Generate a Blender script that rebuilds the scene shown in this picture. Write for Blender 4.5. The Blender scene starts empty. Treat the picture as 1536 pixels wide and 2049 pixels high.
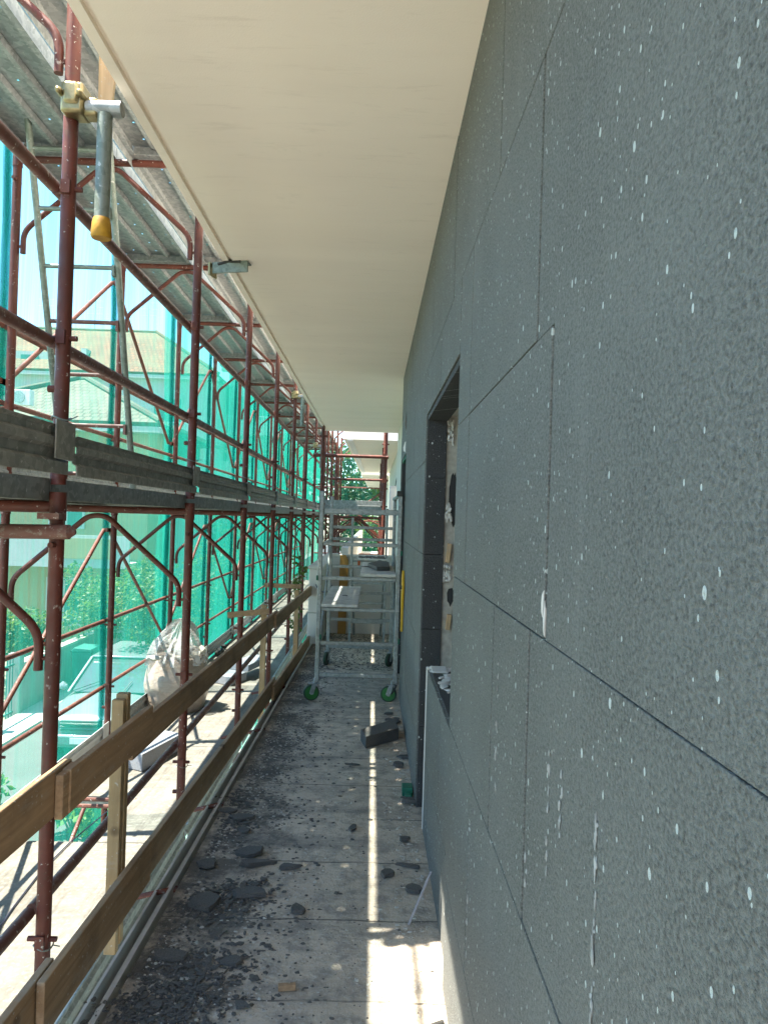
import bpy, bmesh, math, random
from mathutils import Vector, Matrix, noise
R = math.radians
random.seed(7)
sc = bpy.context.scene
col = sc.collection

# ------------------------------------------------------------------ camera, sky, sun, exposure
def setup():
    F, roll = 1500.0, R(1.75)
    cy = Vector((745 - 768, -(1037 - 1024.5), -F)).normalized()
    up = Vector((math.sin(roll), math.cos(roll), 0))
    cz = (up - up.dot(cy) * cy).normalized()
    cx = cy.cross(cz)
    rot = Matrix((cx, cy, cz))          # rows are the world axes in camera space = camera-to-world
    cam = bpy.data.cameras.new('camera'); co = bpy.data.objects.new('camera', cam); col.objects.link(co)
    co.matrix_world = Matrix.Translation((0, 0, 1.5)) @ rot.to_4x4()
    cam.sensor_fit = 'VERTICAL'; cam.sensor_height = 24; cam.lens = 24 * F / 2049
    cam.clip_start = 0.02; cam.clip_end = 3000
    sc.camera = co
    d = Vector((-0.431, -0.075, 1.0)).normalized()
    w = bpy.data.worlds.new('World'); sc.world = w; w.use_nodes = True
    nt = w.node_tree; bg = nt.nodes['Background']
    sky = nt.nodes.new('ShaderNodeTexSky'); sky.sky_type = 'NISHITA'; sky.sun_disc = False
    sky.sun_elevation = math.asin(d.z); sky.sun_rotation = math.atan2(d.x, d.y)
    sky.dust_density = .4; sky.air_density = 1.0; sky.ozone_density = 4.0
    nt.links.new(sky.outputs[0], bg.inputs[0]); bg.inputs[1].default_value = 0.09
    l = bpy.data.lights.new('sun', 'SUN'); l.energy = 4.0; l.angle = R(0.5); l.color = (1, .92, .80)
    lo = bpy.data.objects.new('sun', l); col.objects.link(lo)
    lo.rotation_euler = d.to_track_quat('Z', 'Y').to_euler(); lo.location = (-6, -2, 14)
    sc.view_settings.view_transform = 'Standard'; sc.view_settings.look = 'None'
    sc.view_settings.exposure = 2.85; sc.view_settings.gamma = 1.0
    sc.render.engine = 'CYCLES'
    sc.cycles.max_bounces = 8; sc.cycles.diffuse_bounces = 5; sc.cycles.transparent_max_bounces = 24
    sc.cycles.sample_clamp_indirect = 6
setup()

# ------------------------------------------------------------------ materials
class NT:
    def __init__(s, name):
        s.m = bpy.data.materials.new(name); s.m.use_nodes = True
        s.t = s.m.node_tree; s.b = s.t.nodes['Principled BSDF']; s.o = s.t.nodes['Material Output']
        s.pos = s.t.nodes.new('ShaderNodeNewGeometry').outputs['Position']
    def n(s, kind, **kw):
        x = s.t.nodes.new('ShaderNode' + kind)
        for k, v in kw.items():
            if k in x.inputs: s.set(x.inputs[k], v)
            else: setattr(x, k, v)
        return x
    def set(s, inp, v):
        if hasattr(v, 'is_output'): s.t.links.new(v, inp)
        else: inp.default_value = v
    def mapped(s, scale=(1, 1, 1), rot=(0, 0, 0)):
        x = s.n('Mapping'); s.set(x.inputs['Vector'], s.pos); x.inputs['Scale'].default_value = scale
        x.inputs['Rotation'].default_value = rot; return x.outputs[0]
    def noise(s, scale, detail=4, vec=None, rough=.55, dist=0):
        x = s.n('TexNoise'); s.set(x.inputs['Vector'], vec or s.pos); x.inputs['Scale'].default_value = scale
        x.inputs['Detail'].default_value = detail; x.inputs['Roughness'].default_value = rough; x.inputs['Distortion'].default_value = dist
        return x.outputs['Fac']
    def vor(s, scale, vec=None, feature='F1'):
        x = s.n('TexVoronoi'); x.feature = feature; s.set(x.inputs['Vector'], vec or s.pos); x.inputs['Scale'].default_value = scale
        return x
    def ramp(s, fac, stops):
        x = s.n('ValToRGB'); s.set(x.inputs[0], fac); e = x.color_ramp.elements
        while len(e) < len(stops): e.new(.5)
        for i, (p, c) in enumerate(stops):
            e[i].position = p; e[i].color = (c, c, c, 1) if isinstance(c, (int, float)) else (*c, 1)
        return x.outputs[0]
    def mix(s, f, a, b, blend='MIX'):
        x = s.n('MixRGB'); x.blend_type = blend
        s.set(x.inputs[0], f)
        for i, v in ((1, a), (2, b)): s.set(x.inputs[i], (*v, 1) if isinstance(v, tuple) and len(v) == 3 else v)
        return x.outputs[0]
    def math(s, op, a, b=0.0):
        x = s.n('Math'); x.operation = op; s.set(x.inputs[0], a); s.set(x.inputs[1], b); return x.outputs[0]
    def bump(s, h, strength=.3, dist=.01, normal=None):
        x = s.n('Bump'); s.set(x.inputs['Height'], h); x.inputs['Strength'].default_value = strength; x.inputs['Distance'].default_value = dist
        if normal: s.set(x.inputs['Normal'], normal)
        return x.outputs[0]
    def done(s, base, rough=.7, metal=0.0, normal=None, spec=.4):
        s.set(s.b.inputs['Base Color'], (*base, 1) if isinstance(base, tuple) and len(base) == 3 else base)
        s.set(s.b.inputs['Roughness'], rough); s.b.inputs['Metallic'].default_value = metal
        s.b.inputs['Specular IOR Level'].default_value = spec
        if normal: s.set(s.b.inputs['Normal'], normal)
        return s.m

M = {}
def simple(name, c1, c2=None, scale=12, rough=.7, metal=0.0, bump=.15, bscale=None, spec=.4, bdist=.004):
    t = NT(name); c2 = c2 or tuple(x * .7 for x in c1)
    f = t.ramp(t.noise(scale, 6), [(.3, 0.0), (.7, 1.0)])
    M[name] = t.done(t.mix(f, c1, c2), rough, metal, t.bump(t.noise(bscale or scale * 5, 5), bump, bdist), spec)
def painted(name, c1, c2, rust, splash):
    t = NT(name)
    c = t.mix(t.ramp(t.noise(9, 5), [(.35, 0.0), (.65, 1.0)]), c1, c2)
    c = t.mix(t.ramp(t.noise(35, 6, rough=.7), [(.56, 0.0), (.66, 1.0)]), c, rust)
    sp = t.ramp(t.noise(60, 3), [(.67, 0.0), (.70, 1.0)])
    c = t.mix(sp, c, splash)
    c = t.mix(t.ramp(t.noise(16, 7, rough=.75), [(.62, 0.0), (.68, .7)]), c, splash)
    c = t.mix(t.ramp(t.noise(4, 5, t.mapped((1, 1, .4))), [(.5, 0.0), (.7, .5)]), c, tuple(x * .5 for x in c2))
    M[name] = t.done(c, t.ramp(t.noise(20, 4), [(.3, .38), (.7, .7)]), 0, t.bump(t.noise(70, 5), .25, .002))
painted('red_steel', (.125, .030, .018), (.085, .023, .015), (.085, .034, .020), (.42, .38, .34))
painted('pale_red_steel', (.19, .065, .042), (.14, .05, .036), (.16, .08, .05), (.5, .46, .42))
painted('dusty_red_steel', (.13, .05, .04), (.17, .08, .06), (.22, .17, .14), (.5, .46, .42))
def galv(name, c1, c2, rough, metal):
    t = NT(name)
    v = t.vor(45); c = t.mix(t.ramp(v.outputs['Color'], [(.2, 0.0), (.8, 1.0)]), c1, c2)
    c = t.mix(t.ramp(t.noise(14, 6, vec=t.mapped((3, .5, 3))), [(.5, 0.0), (.75, .28)]), c, tuple(x * .55 for x in c2))
    c = t.mix(t.ramp(t.noise(50, 3), [(.66, 0.0), (.7, .8)]), c, (.5, .49, .46))
    M[name] = t.done(c, rough, metal, t.bump(t.noise(60, 4), .12, .002))
galv('galvanised', (.34, .36, .36), (.23, .25, .25), .5, .35)
galv('dark_galvanised', (.30, .295, .265), (.20, .20, .18), .6, .2)
galv('aluminium', (.29, .315, .305), (.21, .23, .22), .45, .4)
galv('aged_tube', (.22, .25, .22), (.15, .18, .15), .5, .4)
simple('brass_zinc', (.40, .34, .19), (.22, .18, .09), 28, .36, .75, .35)
simple('ochre_cap', (.50, .27, .02), (.30, .15, .01), 25, .6)
simple('white_metal', (.62, .62, .60), (.48, .48, .46), 9, .4)
simple('plaster_white', (.60, .58, .53), (.50, .48, .44), 3, .85, 0, .2, 40)
simple('far_plaster', (.66, .63, .55), (.58, .56, .49), 2, .85, 0, .2, 40)
simple('pale_stone', (.50, .47, .40), (.33, .31, .27), 30, .9, 0, .6, 60)
simple('inner_shade', (.03, .03, .03), (.02, .02, .02), 3)  # near black colour in place of the shade in room, opening and holes
simple('green_wheel', (.025, .17, .03), (.018, .11, .022), 20, .45)
simple('green_tread', (.02, .055, .022), (.03, .05, .03), 20, .6)
simple('plaster_smear', (.36, .37, .35), (.20, .21, .20), 60, .9)
simple('rubber', (.02, .02, .02), (.04, .04, .035), 20, .7)
simple('green_plastic', (.01, .15, .09), (.01, .10, .06), 20, .5)
simple('yellow_plastic', (.65, .38, .02), (.5, .28, .02), 20, .5)
simple('ochre_board', (.42, .22, .045), (.30, .15, .03), 8, .6)
simple('asphalt', (.085, .085, .083), (.06, .06, .058), 1.2, .9, 0, .3, 60)
simple('pavement', (.40, .375, .33), (.32, .30, .27), 3, .9, 0, .3, 40)
simple('ground_soil', (.22, .20, .14), (.15, .15, .09), 1.5, .95, 0, .4, 20)
simple('yellow_render', (.30, .235, .115), (.25, .20, .10), 1.2, .9, 0, .1, 30)
simple('white_render', (.36, .36, .35), (.31, .31, .30), .8, .9, 0, .1, 30)
simple('grey_render', (.28, .29, .28), (.20, .21, .2), 1.5, .9, 0, .3, 30)
simple('shutter_green', (.03, .14, .12), (.02, .11, .09), 4, .5)
simple('window_glass', (.06, .09, .10), (.04, .06, .07), 2, .08, 0, 0)
simple('car_paint', (.17, .185, .20), (.15, .165, .18), 4, .22, .25, 0)
simple('car_glass', (.05, .07, .075), (.04, .05, .055), 3, .06, 0, 0, spec=.8)
simple('car_dark', (.03, .035, .035), (.02, .02, .02), 10, .5)
simple('lamp_glass', (.6, .62, .62), (.45, .47, .48), 12, .12, .2)
simple('plate_white', (.7, .7, .7), (.6, .6, .6), 10, .5)
simple('bark', (.12, .09, .06), (.07, .05, .035), 10, .9, 0, .8, 30)
simple('cable_black', (.03, .03, .06), (.02, .02, .03), 10, .5)
simple('dirty_white_board', (.60, .59, .55), (.34, .33, .31), 16, .7, 0, .3)
simple('orange_clamp', (.5, .12, .03), (.35, .08, .02), 20, .6)

def leafmat(name, c1, c2, c3):
    t = NT(name)
    c = t.mix(t.ramp(t.noise(2.2, 3), [(.35, 0.0), (.65, 1.0)]), c1, c2)
    c = t.mix(t.ramp(t.noise(9, 2), [(.55, 0.0), (.7, 1.0)]), c, c3)
    m = t.done(c, .5, 0)
    tr = t.n('BsdfTranslucent'); t.set(tr.inputs[0], t.mix(.5, c, (.22, .34, .04)))
    mx = t.n('MixShader'); mx.inputs[0].default_value = .35
    t.t.links.new(t.b.outputs[0], mx.inputs[1]); t.t.links.new(tr.outputs[0], mx.inputs[2]); t.t.links.new(mx.outputs[0], t.o.inputs[0])
    M[name] = m
leafmat('leaf_light', (.045, .085, .016), (.02, .046, .011), (.15, .15, .03))
leafmat('leaf_dark', (.022, .055, .022), (.014, .036, .016), (.04, .07, .025))
leafmat('leaf_bright', (.10, .22, .03), (.06, .15, .025), (.2, .3, .06))

def tiles(name, c1, c2, c3):
    t = NT(name)
    u = t.n('TexCoord').outputs['UV']
    br = t.n('TexBrick'); t.set(br.inputs['Vector'], u); br.inputs['Scale'].default_value = 1.0
    br.offset = .5; br.inputs['Brick Width'].default_value = .26; br.inputs['Row Height'].default_value = .34; br.inputs['Mortar Size'].default_value = .03
    br.inputs['Color1'].default_value = (*c1, 1); br.inputs['Color2'].default_value = (*c2, 1); br.inputs['Mortar'].default_value = tuple(x * .45 for x in c1) + (1,)
    c = t.mix(t.ramp(t.noise(.6, 4), [(.4, 0.0), (.6, 1.0)]), br.outputs[0], c3, 'MIX')
    c2_ = t.mix(.5, br.outputs[0], c)
    wv = t.n('TexWave'); t.set(wv.inputs['Vector'], u); wv.inputs['Scale'].default_value = 1 / .26 / 2 * 1.0; wv.bands_direction = 'X'
    M[name] = t.done(c2_, .85, 0, t.bump(br.outputs['Fac'], .8, -.03))
tiles('terracotta', (.17, .068, .036), (.11, .05, .03), (.13, .10, .055))
tiles('grey_tiles', (.12, .095, .07), (.09, .08, .06), (.12, .12, .09))

def wood(name, c1, c2, axis):
    t = NT(name)
    s = {'Y': (22, 1.2, 22), 'Z': (22, 22, 1.2), 'X': (1.2, 22, 22)}[axis]
    v = t.mapped(s)
    g = t.noise(2.2, 6, v, .6, .6)
    c = t.mix(t.ramp(g, [(.3, 0.0), (.7, 1.0)]), c1, c2)
    c = t.mix(t.ramp(t.noise(5, 4), [(.5, 0.0), (.75, .6)]), c, tuple(x * .45 for x in c2))
    kn = t.vor(3.2); c = t.mix(t.ramp(kn.outputs['Distance'], [(.0, .85), (.07, .6), (.1, 0.0)]), c, (.06, .03, .012))
    c = t.mix(t.ramp(t.noise(6, 6, v2 := t.mapped((1, .8, 3)), .7), [(.55, 0.0), (.72, .45)]), c, (.36, .33, .28))
    c = t.mix(t.ramp(t.noise(70, 3), [(.66, 0.0), (.7, .7)]), c, (.5, .47, .42))
    M[name] = t.done(c, .75, 0, t.bump(g, .35, .003))
wood('board_wood', (.42, .265, .145), (.26, .16, .085), 'Y')
wood('post_wood', (.42, .29, .15), (.30, .20, .10), 'Z')
wood('pale_wood', (.55, .38, .22), (.42, .28, .15), 'Z')

def foam(name, lo, hi, specks=True, tint=(1, 1, 1), bead=165):
    t = NT(name)
    n1 = t.noise(bead * .85, 3, t.mapped((1, 1, 1.35)), .6); n2 = t.noise(bead * 2.1, 2, rough=.6); v = t.vor(bead * 1.5)
    a = tuple(lo * x for x in tint); b = tuple(hi * x for x in tint)
    g = t.math('ADD', t.math('MULTIPLY', n1, .75), t.math('MULTIPLY', n2, .25))
    c = t.mix(t.ramp(g, [(.36, 0.0), (.64, 1.0)]), a, b)
    c = t.mix(t.math('MULTIPLY', t.n('SeparateColor', Color=v.outputs['Color']).outputs[0], .35), c, tuple(hi * 1.3 * x for x in tint))
    c = t.mix(t.ramp(t.noise(2.2, 6, rough=.65), [(.38, 0.0), (.7, .4)]), c, tuple(hi * 1.1 * x for x in tint))
    if specks:
        patch = t.ramp(t.noise(1.7, 4, rough=.6), [(.40, 0.0), (.64, 1.0)])
        sp = t.n('SeparateXYZ', Vector=t.pos).outputs
        u = t.math('ADD', sp[0], sp[1])
        sm = t.noise(6, 6, t.mapped((1, 2.6, .22)), .7)
        c = t.mix(t.ramp(sm, [(.58, 0.0), (.85, .25)]), c, (.30, .31, .29))
        for sc_, r_, sel_, zz in ((15, .0027, .45, .62), (27, .0018, .66, .6), (48, .0012, .78, .7), (9, .0042, .72, .7)):
            cv = t.n('CombineXYZ'); t.set(cv.inputs[0], u); t.set(cv.inputs[1], t.math('MULTIPLY', sp[2], zz))
            q = t.vor(sc_, cv.outputs[0]); q.voronoi_dimensions = '2D'
            rad = t.math('ADD', r_ * sc_ * .6, t.math('MULTIPLY', t.noise(70, 2), r_ * sc_ * .8))
            big = t.math('LESS_THAN', q.outputs['Distance'], rad)
            sel = t.math('GREATER_THAN', t.math('ADD', t.n('SeparateColor', Color=q.outputs['Color']).outputs[0], t.math('MULTIPLY', patch, .42)), sel_ + .22)
            c = t.mix(t.math('MULTIPLY', t.math('MULTIPLY', big, sel), .9), c, (.50, .54, .51))
    h = t.math('ADD', t.math('MULTIPLY', v.outputs['Distance'], .25), t.math('MULTIPLY', g, 1.6))
    M[name] = t.done(c, .75, 0, t.bump(h, 1.0, -.0045), .4)
foam('graphite_foam', .036, .165, True, (.97, 1.0, .91))
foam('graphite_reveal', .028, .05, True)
foam('graphite_scrap', .04, .12, False, (1.06, 1, .90), 260)
foam('grey_foam', .20, .30, False, (1, 1, 1.06))

def floormat():
    t = NT('dusty_concrete')
    n1 = t.noise(1.6, 8, rough=.65); n2 = t.noise(11, 8, rough=.7); n3 = t.noise(60, 6, rough=.7)
    c = t.mix(t.ramp(n1, [(.35, 0.0), (.65, 1.0)]), (.60, .505, .39), (.47, .395, .305))
    c = t.mix(t.ramp(n2, [(.45, 0.0), (.60, .8)]), c, (.27, .24, .20))
    c = t.mix(t.ramp(n3, [(.5, 0.0), (.66, .55)]), c, (.52, .50, .455))
    # graphite dust lying along the outer edge of the floor
    x = t.n('SeparateXYZ', Vector=t.pos).outputs
    edge = t.n('MapRange'); t.set(edge.inputs[0], x[0]); edge.inputs[1].default_value = -.28; edge.inputs[2].default_value = -.55
    d = t.math('ADD', t.math('MULTIPLY', edge.outputs[0], .17), t.math('ADD', t.math('MULTIPLY', t.noise(3.5, 7, rough=.68), .7), t.math('MULTIPLY', t.noise(32, 6, rough=.75), .3)))
    c = t.mix(t.ramp(d, [(.57, 0.0), (.70, .85)]), c, (.068, .064, .056))
    # joints between the screed boards, across the balcony
    wob = t.math('MULTIPLY', t.noise(5, 5), .035)
    fr = t.math('FRACT', t.math('DIVIDE', t.math('ADD', x[1], wob), .47))
    line = t.math('LESS_THAN', fr, .018)
    line = t.math('MULTIPLY', line, t.ramp(t.noise(2.2, 4), [(.38, 0.0), (.5, 1.0)]))
    c = t.mix(t.math('MULTIPLY', line, .75), c, (.05, .05, .045))
    band = t.ramp(t.noise(1.0, 5, t.mapped((.8, 4.5, 1))), [(.5, 0.0), (.68, .5)])
    c = t.mix(band, c, (.11, .115, .11))
    h = t.math('ADD', t.math('ADD', n2, n3), t.math('MULTIPLY', line, -.8))
    M['dusty_concrete'] = t.done(c, .9, 0, t.bump(h, .9, .010), .3)
floormat()
def deckmat():
    t = NT('dusty_deck')
    c = t.mix(t.ramp(t.noise(7, 7, rough=.65), [(.35, 0.0), (.65, 1.0)]), (.235, .205, .17), (.165, .145, .12))
    c = t.mix(t.ramp(t.noise(45, 5), [(.52, 0.0), (.68, .7)]), c, (.30, .275, .24))
    c = t.mix(t.ramp(t.noise(4, 6, t.mapped((6, .7, 1)), .7), [(.52, 0.0), (.66, .6)]), c, (.11, .09, .075))
    M['dusty_deck'] = t.done(c, .88, 0, t.bump(t.noise(40, 6), .6, .005), .3)
deckmat()
def ceilmat():
    t = NT('ceiling_plaster')
    c = t.mix(t.ramp(t.noise(1.3, 6, t.mapped((.5, 2.6, 1))), [(.35, 0.0), (.65, 1.0)]), (.90, .815, .715), (.86, .775, .68))
    c = t.mix(t.ramp(t.noise(5, 6, t.mapped((1, 5, 1)), .7), [(.6, 0.0), (.75, .3)]), c, (.66, .62, .54))
    c = t.mix(t.ramp(t.noise(3, 8, rough=.75), [(.62, 0.0), (.7, .3)]), c, (.64, .60, .52))
    c = t.mix(t.ramp(t.noise(2.6, 7, t.mapped((1.2, 7, 1)), .72, .4), [(.58, 0.0), (.72, .30)]), c, (.60, .52, .44))
    c = t.mix(t.ramp(t.noise(.9, 3), [(.5, 0.0), (.62, .35)]), c, (.88, .79, .67))
    h = t.math('ADD', t.noise(160, 4), t.math('MULTIPLY', t.noise(6, 4), 2.0))
    M['ceiling_plaster'] = t.done(c, .9, 0, t.bump(h, .22, .003), .25)
ceilmat()
def netmat():
    t = NT('debris_netting')
    lw = t.n('LayerWeight'); lw.inputs[0].default_value = .5
    cos = t.math('MAXIMUM', t.math('SUBTRACT', 1.0, lw.outputs['Facing']), .04)
    base = t.ramp(t.noise(.9, 5, t.mapped((1, 1.6, .35)), .6), [(.3, .84), (.60, .945)])
    T = t.math('POWER', base, t.math('DIVIDE', 1.0, cos))
    stripe = t.ramp(t.noise(5, 5, t.mapped((1, 5, .12)), .6), [(.35, 1.0), (.7, .72)])
    T = t.math('MULTIPLY', T, stripe)
    tr = t.n('BsdfTransparent'); tr.inputs[0].default_value = (.89, .98, 1.0, 1)
    df = t.n('BsdfDiffuse'); df.inputs[0].default_value = (.02, .27, .19, 1)
    tl = t.n('BsdfTranslucent'); tl.inputs[0].default_value = (.02, .30, .215, 1)
    a = t.n('MixShader'); a.inputs[0].default_value = .6; t.t.links.new(df.outputs[0], a.inputs[1]); t.t.links.new(tl.outputs[0], a.inputs[2])
    b = t.n('MixShader'); t.set(b.inputs[0], T); t.t.links.new(a.outputs[0], b.inputs[1]); t.t.links.new(tr.outputs[0], b.inputs[2])
    t.t.links.new(b.outputs[0], t.o.inputs[0]); M['debris_netting'] = t.m
netmat()
def plasticmat(name, colr, alpha, rough, bs=.6):
    t = NT(name)
    w = t.noise(9, 5, t.mapped((1, 1, 2.2)), .6, 1.5)
    t.done(t.mix(t.ramp(w, [(.4, 0.0), (.6, 1.0)]), colr, tuple(x * .7 for x in colr)), rough, 0, t.bump(w, bs, .02), .6)
    tr = t.n('BsdfTransparent'); mx = t.n('MixShader'); t.set(mx.inputs[0], t.ramp(w, [(.3, alpha - .15), (.7, min(1, alpha + .2))]))
    t.t.links.new(tr.outputs[0], mx.inputs[1]); t.t.links.new(t.b.outputs[0], mx.inputs[2]); t.t.links.new(mx.outputs[0], t.o.inputs[0])
    M[name] = t.m
plasticmat('clear_plastic', (.55, .53, .50), .45, .16)
plasticmat('filled_plastic', (.44, .34, .27), .95, .32, .4)

# ------------------------------------------------------------------ mesh building
class MB:
    def __init__(s): s.v = []; s.f = []; s.uv = {}
    def box(s, x0, x1, y0, y1, z0, z1):
        return s.obox(((x0 + x1) / 2, (y0 + y1) / 2, (z0 + z1) / 2), (abs(x1 - x0), abs(y1 - y0), abs(z1 - z0)))
    def obox(s, c, d, rot=None):
        b = len(s.v); c = Vector(c)
        for k in range(8):
            p = Vector(((k & 1) - .5, ((k >> 1) & 1) - .5, ((k >> 2) & 1) - .5)); p = Vector((p.x * d[0], p.y * d[1], p.z * d[2]))
            s.v.append(c + (rot @ p if rot else p))
        s.f += [tuple(b + i for i in q) for q in ((0, 2, 3, 1), (4, 5, 7, 6), (0, 1, 5, 4), (2, 6, 7, 3), (0, 4, 6, 2), (1, 3, 7, 5))]
        return s
    def beam(s, a, b, w, h, up=(0, 0, 1)):            # rectangular bar from a to b
        a, b = Vector(a), Vector(b); y = (b - a).normalized(); x = y.cross(Vector(up)).normalized(); z = x.cross(y)
        return s.obox((a + b) / 2, (w, (b - a).length, h), Matrix((x, y, z)).transposed())
    def ring(s, c, x, y, r, n):
        b = len(s.v)
        for i in range(n): a = 2 * math.pi * i / n; s.v.append(c + x * (math.cos(a) * r) + y * (math.sin(a) * r))
        return b
    def tube(s, pts, r, n=10, caps=True):
        pts = [Vector(p) for p in pts]; rs = r if isinstance(r, (list, tuple)) else [r] * len(pts)
        prev = None; up = None
        for i, p in enumerate(pts):
            t = ((pts[min(i + 1, len(pts) - 1)] - pts[max(i - 1, 0)])).normalized()
            if up is None: up = t.orthogonal().normalized()
            up = (up - t * up.dot(t)).normalized(); x = up; y = t.cross(x)
            b = s.ring(p, x, y, rs[i], n)
            if prev is not None: s.f += [(prev + k, prev + (k + 1) % n, b + (k + 1) % n, b + k) for k in range(n)]
            elif caps: s.f.append(tuple(b + k for k in reversed(range(n))))
            prev = b
        if caps: s.f.append(tuple(prev + k for k in range(n)))
        return s
    def bent(s, pts, r, rad=.09, n=10, k=5):          # tube with filleted corners
        pts = [Vector(p) for p in pts]; out = [pts[0]]
        for i in range(1, len(pts) - 1):
            a, p, c = pts[i - 1], pts[i], pts[i + 1]
            q = min(rad, (a - p).length * .45, (c - p).length * .45)
            s0 = p + (a - p).normalized() * q; s1 = p + (c - p).normalized() * q
            out += [(1 - u) ** 2 * s0 + 2 * u * (1 - u) * p + u * u * s1 for u in [j / k for j in range(k + 1)]]
        return s.tube(out + [pts[-1]], r, n)
    def prism(s, poly, axis, a, b):                   # polygon in the plane normal to axis, from a to b
        n = len(poly); o = len(s.v)
        for w in (a, b):
            for (u, v) in poly:
                s.v.append(Vector({'X': (w, u, v), 'Y': (u, w, v), 'Z': (u, v, w)}[axis]))
        s.f += [tuple(o + i for i in range(n)), tuple(o + n + i for i in reversed(range(n)))]
        s.f += [(o + i, o + n + i, o + n + (i + 1) % n, o + (i + 1) % n) for i in range(n)]
        return s
    def quad(s, a, b, c, d, uv=None):
        o = len(s.v); s.v += [Vector(p) for p in (a, b, c, d)]; s.f.append((o, o + 1, o + 2, o + 3))
        if uv: s.uv[len(s.f) - 1] = uv
        return s
    def slope(s, a, b, c, d, th=.12):                 # a tiled roof plane with thickness: a-b eaves, d-c ridge
        a, b, c, d = map(Vector, (a, b, c, d)); ex = (b - a).normalized(); nrm = (b - a).cross(d - a).normalized(); ey = nrm.cross(ex)
        uv = [((p - a).dot(ex), (p - a).dot(ey)) for p in (a, b, c, d)]
        s.quad(a, b, c, d, uv); dn = -nrm * th; o = len(s.v)
        s.v += [p + dn for p in (a, b, c, d)]; s.f.append((o + 3, o + 2, o + 1, o))
        for i in range(4): s.f.append((o + i, o + (i + 1) % 4, o - 4 + (i + 1) % 4, o - 4 + i))
        return s
    def build(s, name, m, parent=None, bevel=0, smooth=True, base=None):
        off = Vector((0, 0, 0))
        if parent is not None:
            p = parent
            while p: off = off + p.location; p = p.parent
        else:
            xs = [v.x for v in s.v]; ys = [v.y for v in s.v]; zs = [v.z for v in s.v]
            off = Vector(base) if base else Vector(((min(xs) + max(xs)) / 2, (min(ys) + max(ys)) / 2, min(zs)))
        me = bpy.data.meshes.new(name); me.from_pydata([v - off for v in s.v], [], s.f)
        bm = bmesh.new(); bm.from_mesh(me); bm.faces.ensure_lookup_table()
        if not s.uv: bmesh.ops.recalc_face_normals(bm, faces=bm.faces)
        else:
            ul = bm.loops.layers.uv.new('uv')
            for fi, uv in s.uv.items():
                for l, q in zip(bm.faces[fi].loops, uv): l[ul].uv = q
        bm.to_mesh(me); bm.free()
        if smooth:
            me.polygons.foreach_set('use_smooth', [True] * len(me.polygons)); me.set_sharp_from_angle(angle=R(38))
        me.materials.append(M[m])
        o = bpy.data.objects.new(name, me); col.objects.link(o)
        if parent is not None: o.parent = parent
        else: o.location = off
        if bevel:
            b = o.modifiers.new('bevel', 'BEVEL'); b.width = bevel; b.segments = 2; b.limit_method = 'ANGLE'; b.angle_limit = R(50)
        return o
def tag(o, label=None, cat=None, group=None, kind=None):
    for k, v in (('label', label), ('category', cat), ('group', group), ('kind', kind)):
        if v: o[k] = v
    return o
def thing(name, label, cat, loc=(0, 0, 0), group=None, rz=0):
    o = bpy.data.objects.new(name, None); col.objects.link(o); o.location = loc; o.rotation_euler.z = rz
    o.empty_display_size = .1
    return tag(o, label, cat, group)
def children(o): return [c for c in bpy.data.objects if c.parent == o]
def tree_of(o): return (o, [(tree_of(c)) for c in children(o)])
def clone(t, parent=None):
    c = t[0].copy(); col.objects.link(c)
    if parent: c.parent = parent
    for ch in t[1]: clone(ch, c)
    return c
ORD = ['nearest', 'second', 'third', 'fourth', 'fifth', 'sixth', 'seventh', 'eighth', 'ninth', 'tenth', 'eleventh', 'twelfth', 'thirteenth']

# ------------------------------------------------------------------ ground, street
GZ = -3.2
tag(MB().box(-400, 400, -300, 700, GZ - .5, GZ).build('ground', 'ground_soil', smooth=False), kind='structure')
tag(MB().box(-7.0, -3.2, -60, 120, GZ - .2, GZ + .012).build('road', 'asphalt', smooth=False), kind='structure')
tag(MB().box(-7.75, -7.0, -60, 120, GZ - .2, GZ + .13).build('pavement', 'pavement', smooth=False, bevel=.02), kind='structure')
tag(MB().box(-3.2, .2, -60, 120, GZ - .2, GZ + .11).build('courtyard_paving', 'pavement', smooth=False, bevel=.02), kind='structure')

# ------------------------------------------------------------------ the building with its foam cladding
WX = .27
EDGE0, EDGE1 = (-.79, .0), (-.665, 9.0)             # outer edge of the balcony floor, slightly converging
bld = thing('apartment_building', 'apartment building being clad in dark grey foam insulation along the balcony', 'building', (.4, 4, GZ))
W1 = (2.45, 3.95, .78, 2.05)                          # the near window opening y0 y1 z0 z1
W2 = (6.30, 7.28, 0.0, 2.06)
def cut(rect, hole):
    y0, y1, z0, z1 = rect; a, b, c, d = hole
    if a >= y1 or b <= y0 or c >= z1 or d <= z0: return [rect]
    out = []
    if y0 < a: out.append((y0, a, z0, z1))
    if y1 > b: out.append((b, y1, z0, z1))
    yy0, yy1 = max(y0, a), min(y1, b)
    if z1 > d: out.append((yy0, yy1, d, z1))
    if z0 < c: out.append((yy0, yy1, z0, c))
    return out
rows = [(0, .34, [.42, 1.42, 2.42, 3.40, 4.9, 5.9, 6.9]), (.34, .83, [-.1, .91, 1.93, 2.93, 4.4, 5.4, 6.4]),
        (.83, 1.32, [.30, 1.265, 1.63, 2.6, 4.75, 5.75, 6.75]), (1.32, 1.81, [.16, 1.155, 2.155, 4.3, 5.3]),
        (1.81, 2.30, [.28, 1.27, 2.16, 3.16, 4.1, 5.1, 6.1]), (2.30, 2.90, [-.25, .73, 1.72, 2.70, 3.66, 4.66, 5.66, 6.66])]
slot = (3.62, 3.95, 0.0, .80)
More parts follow.
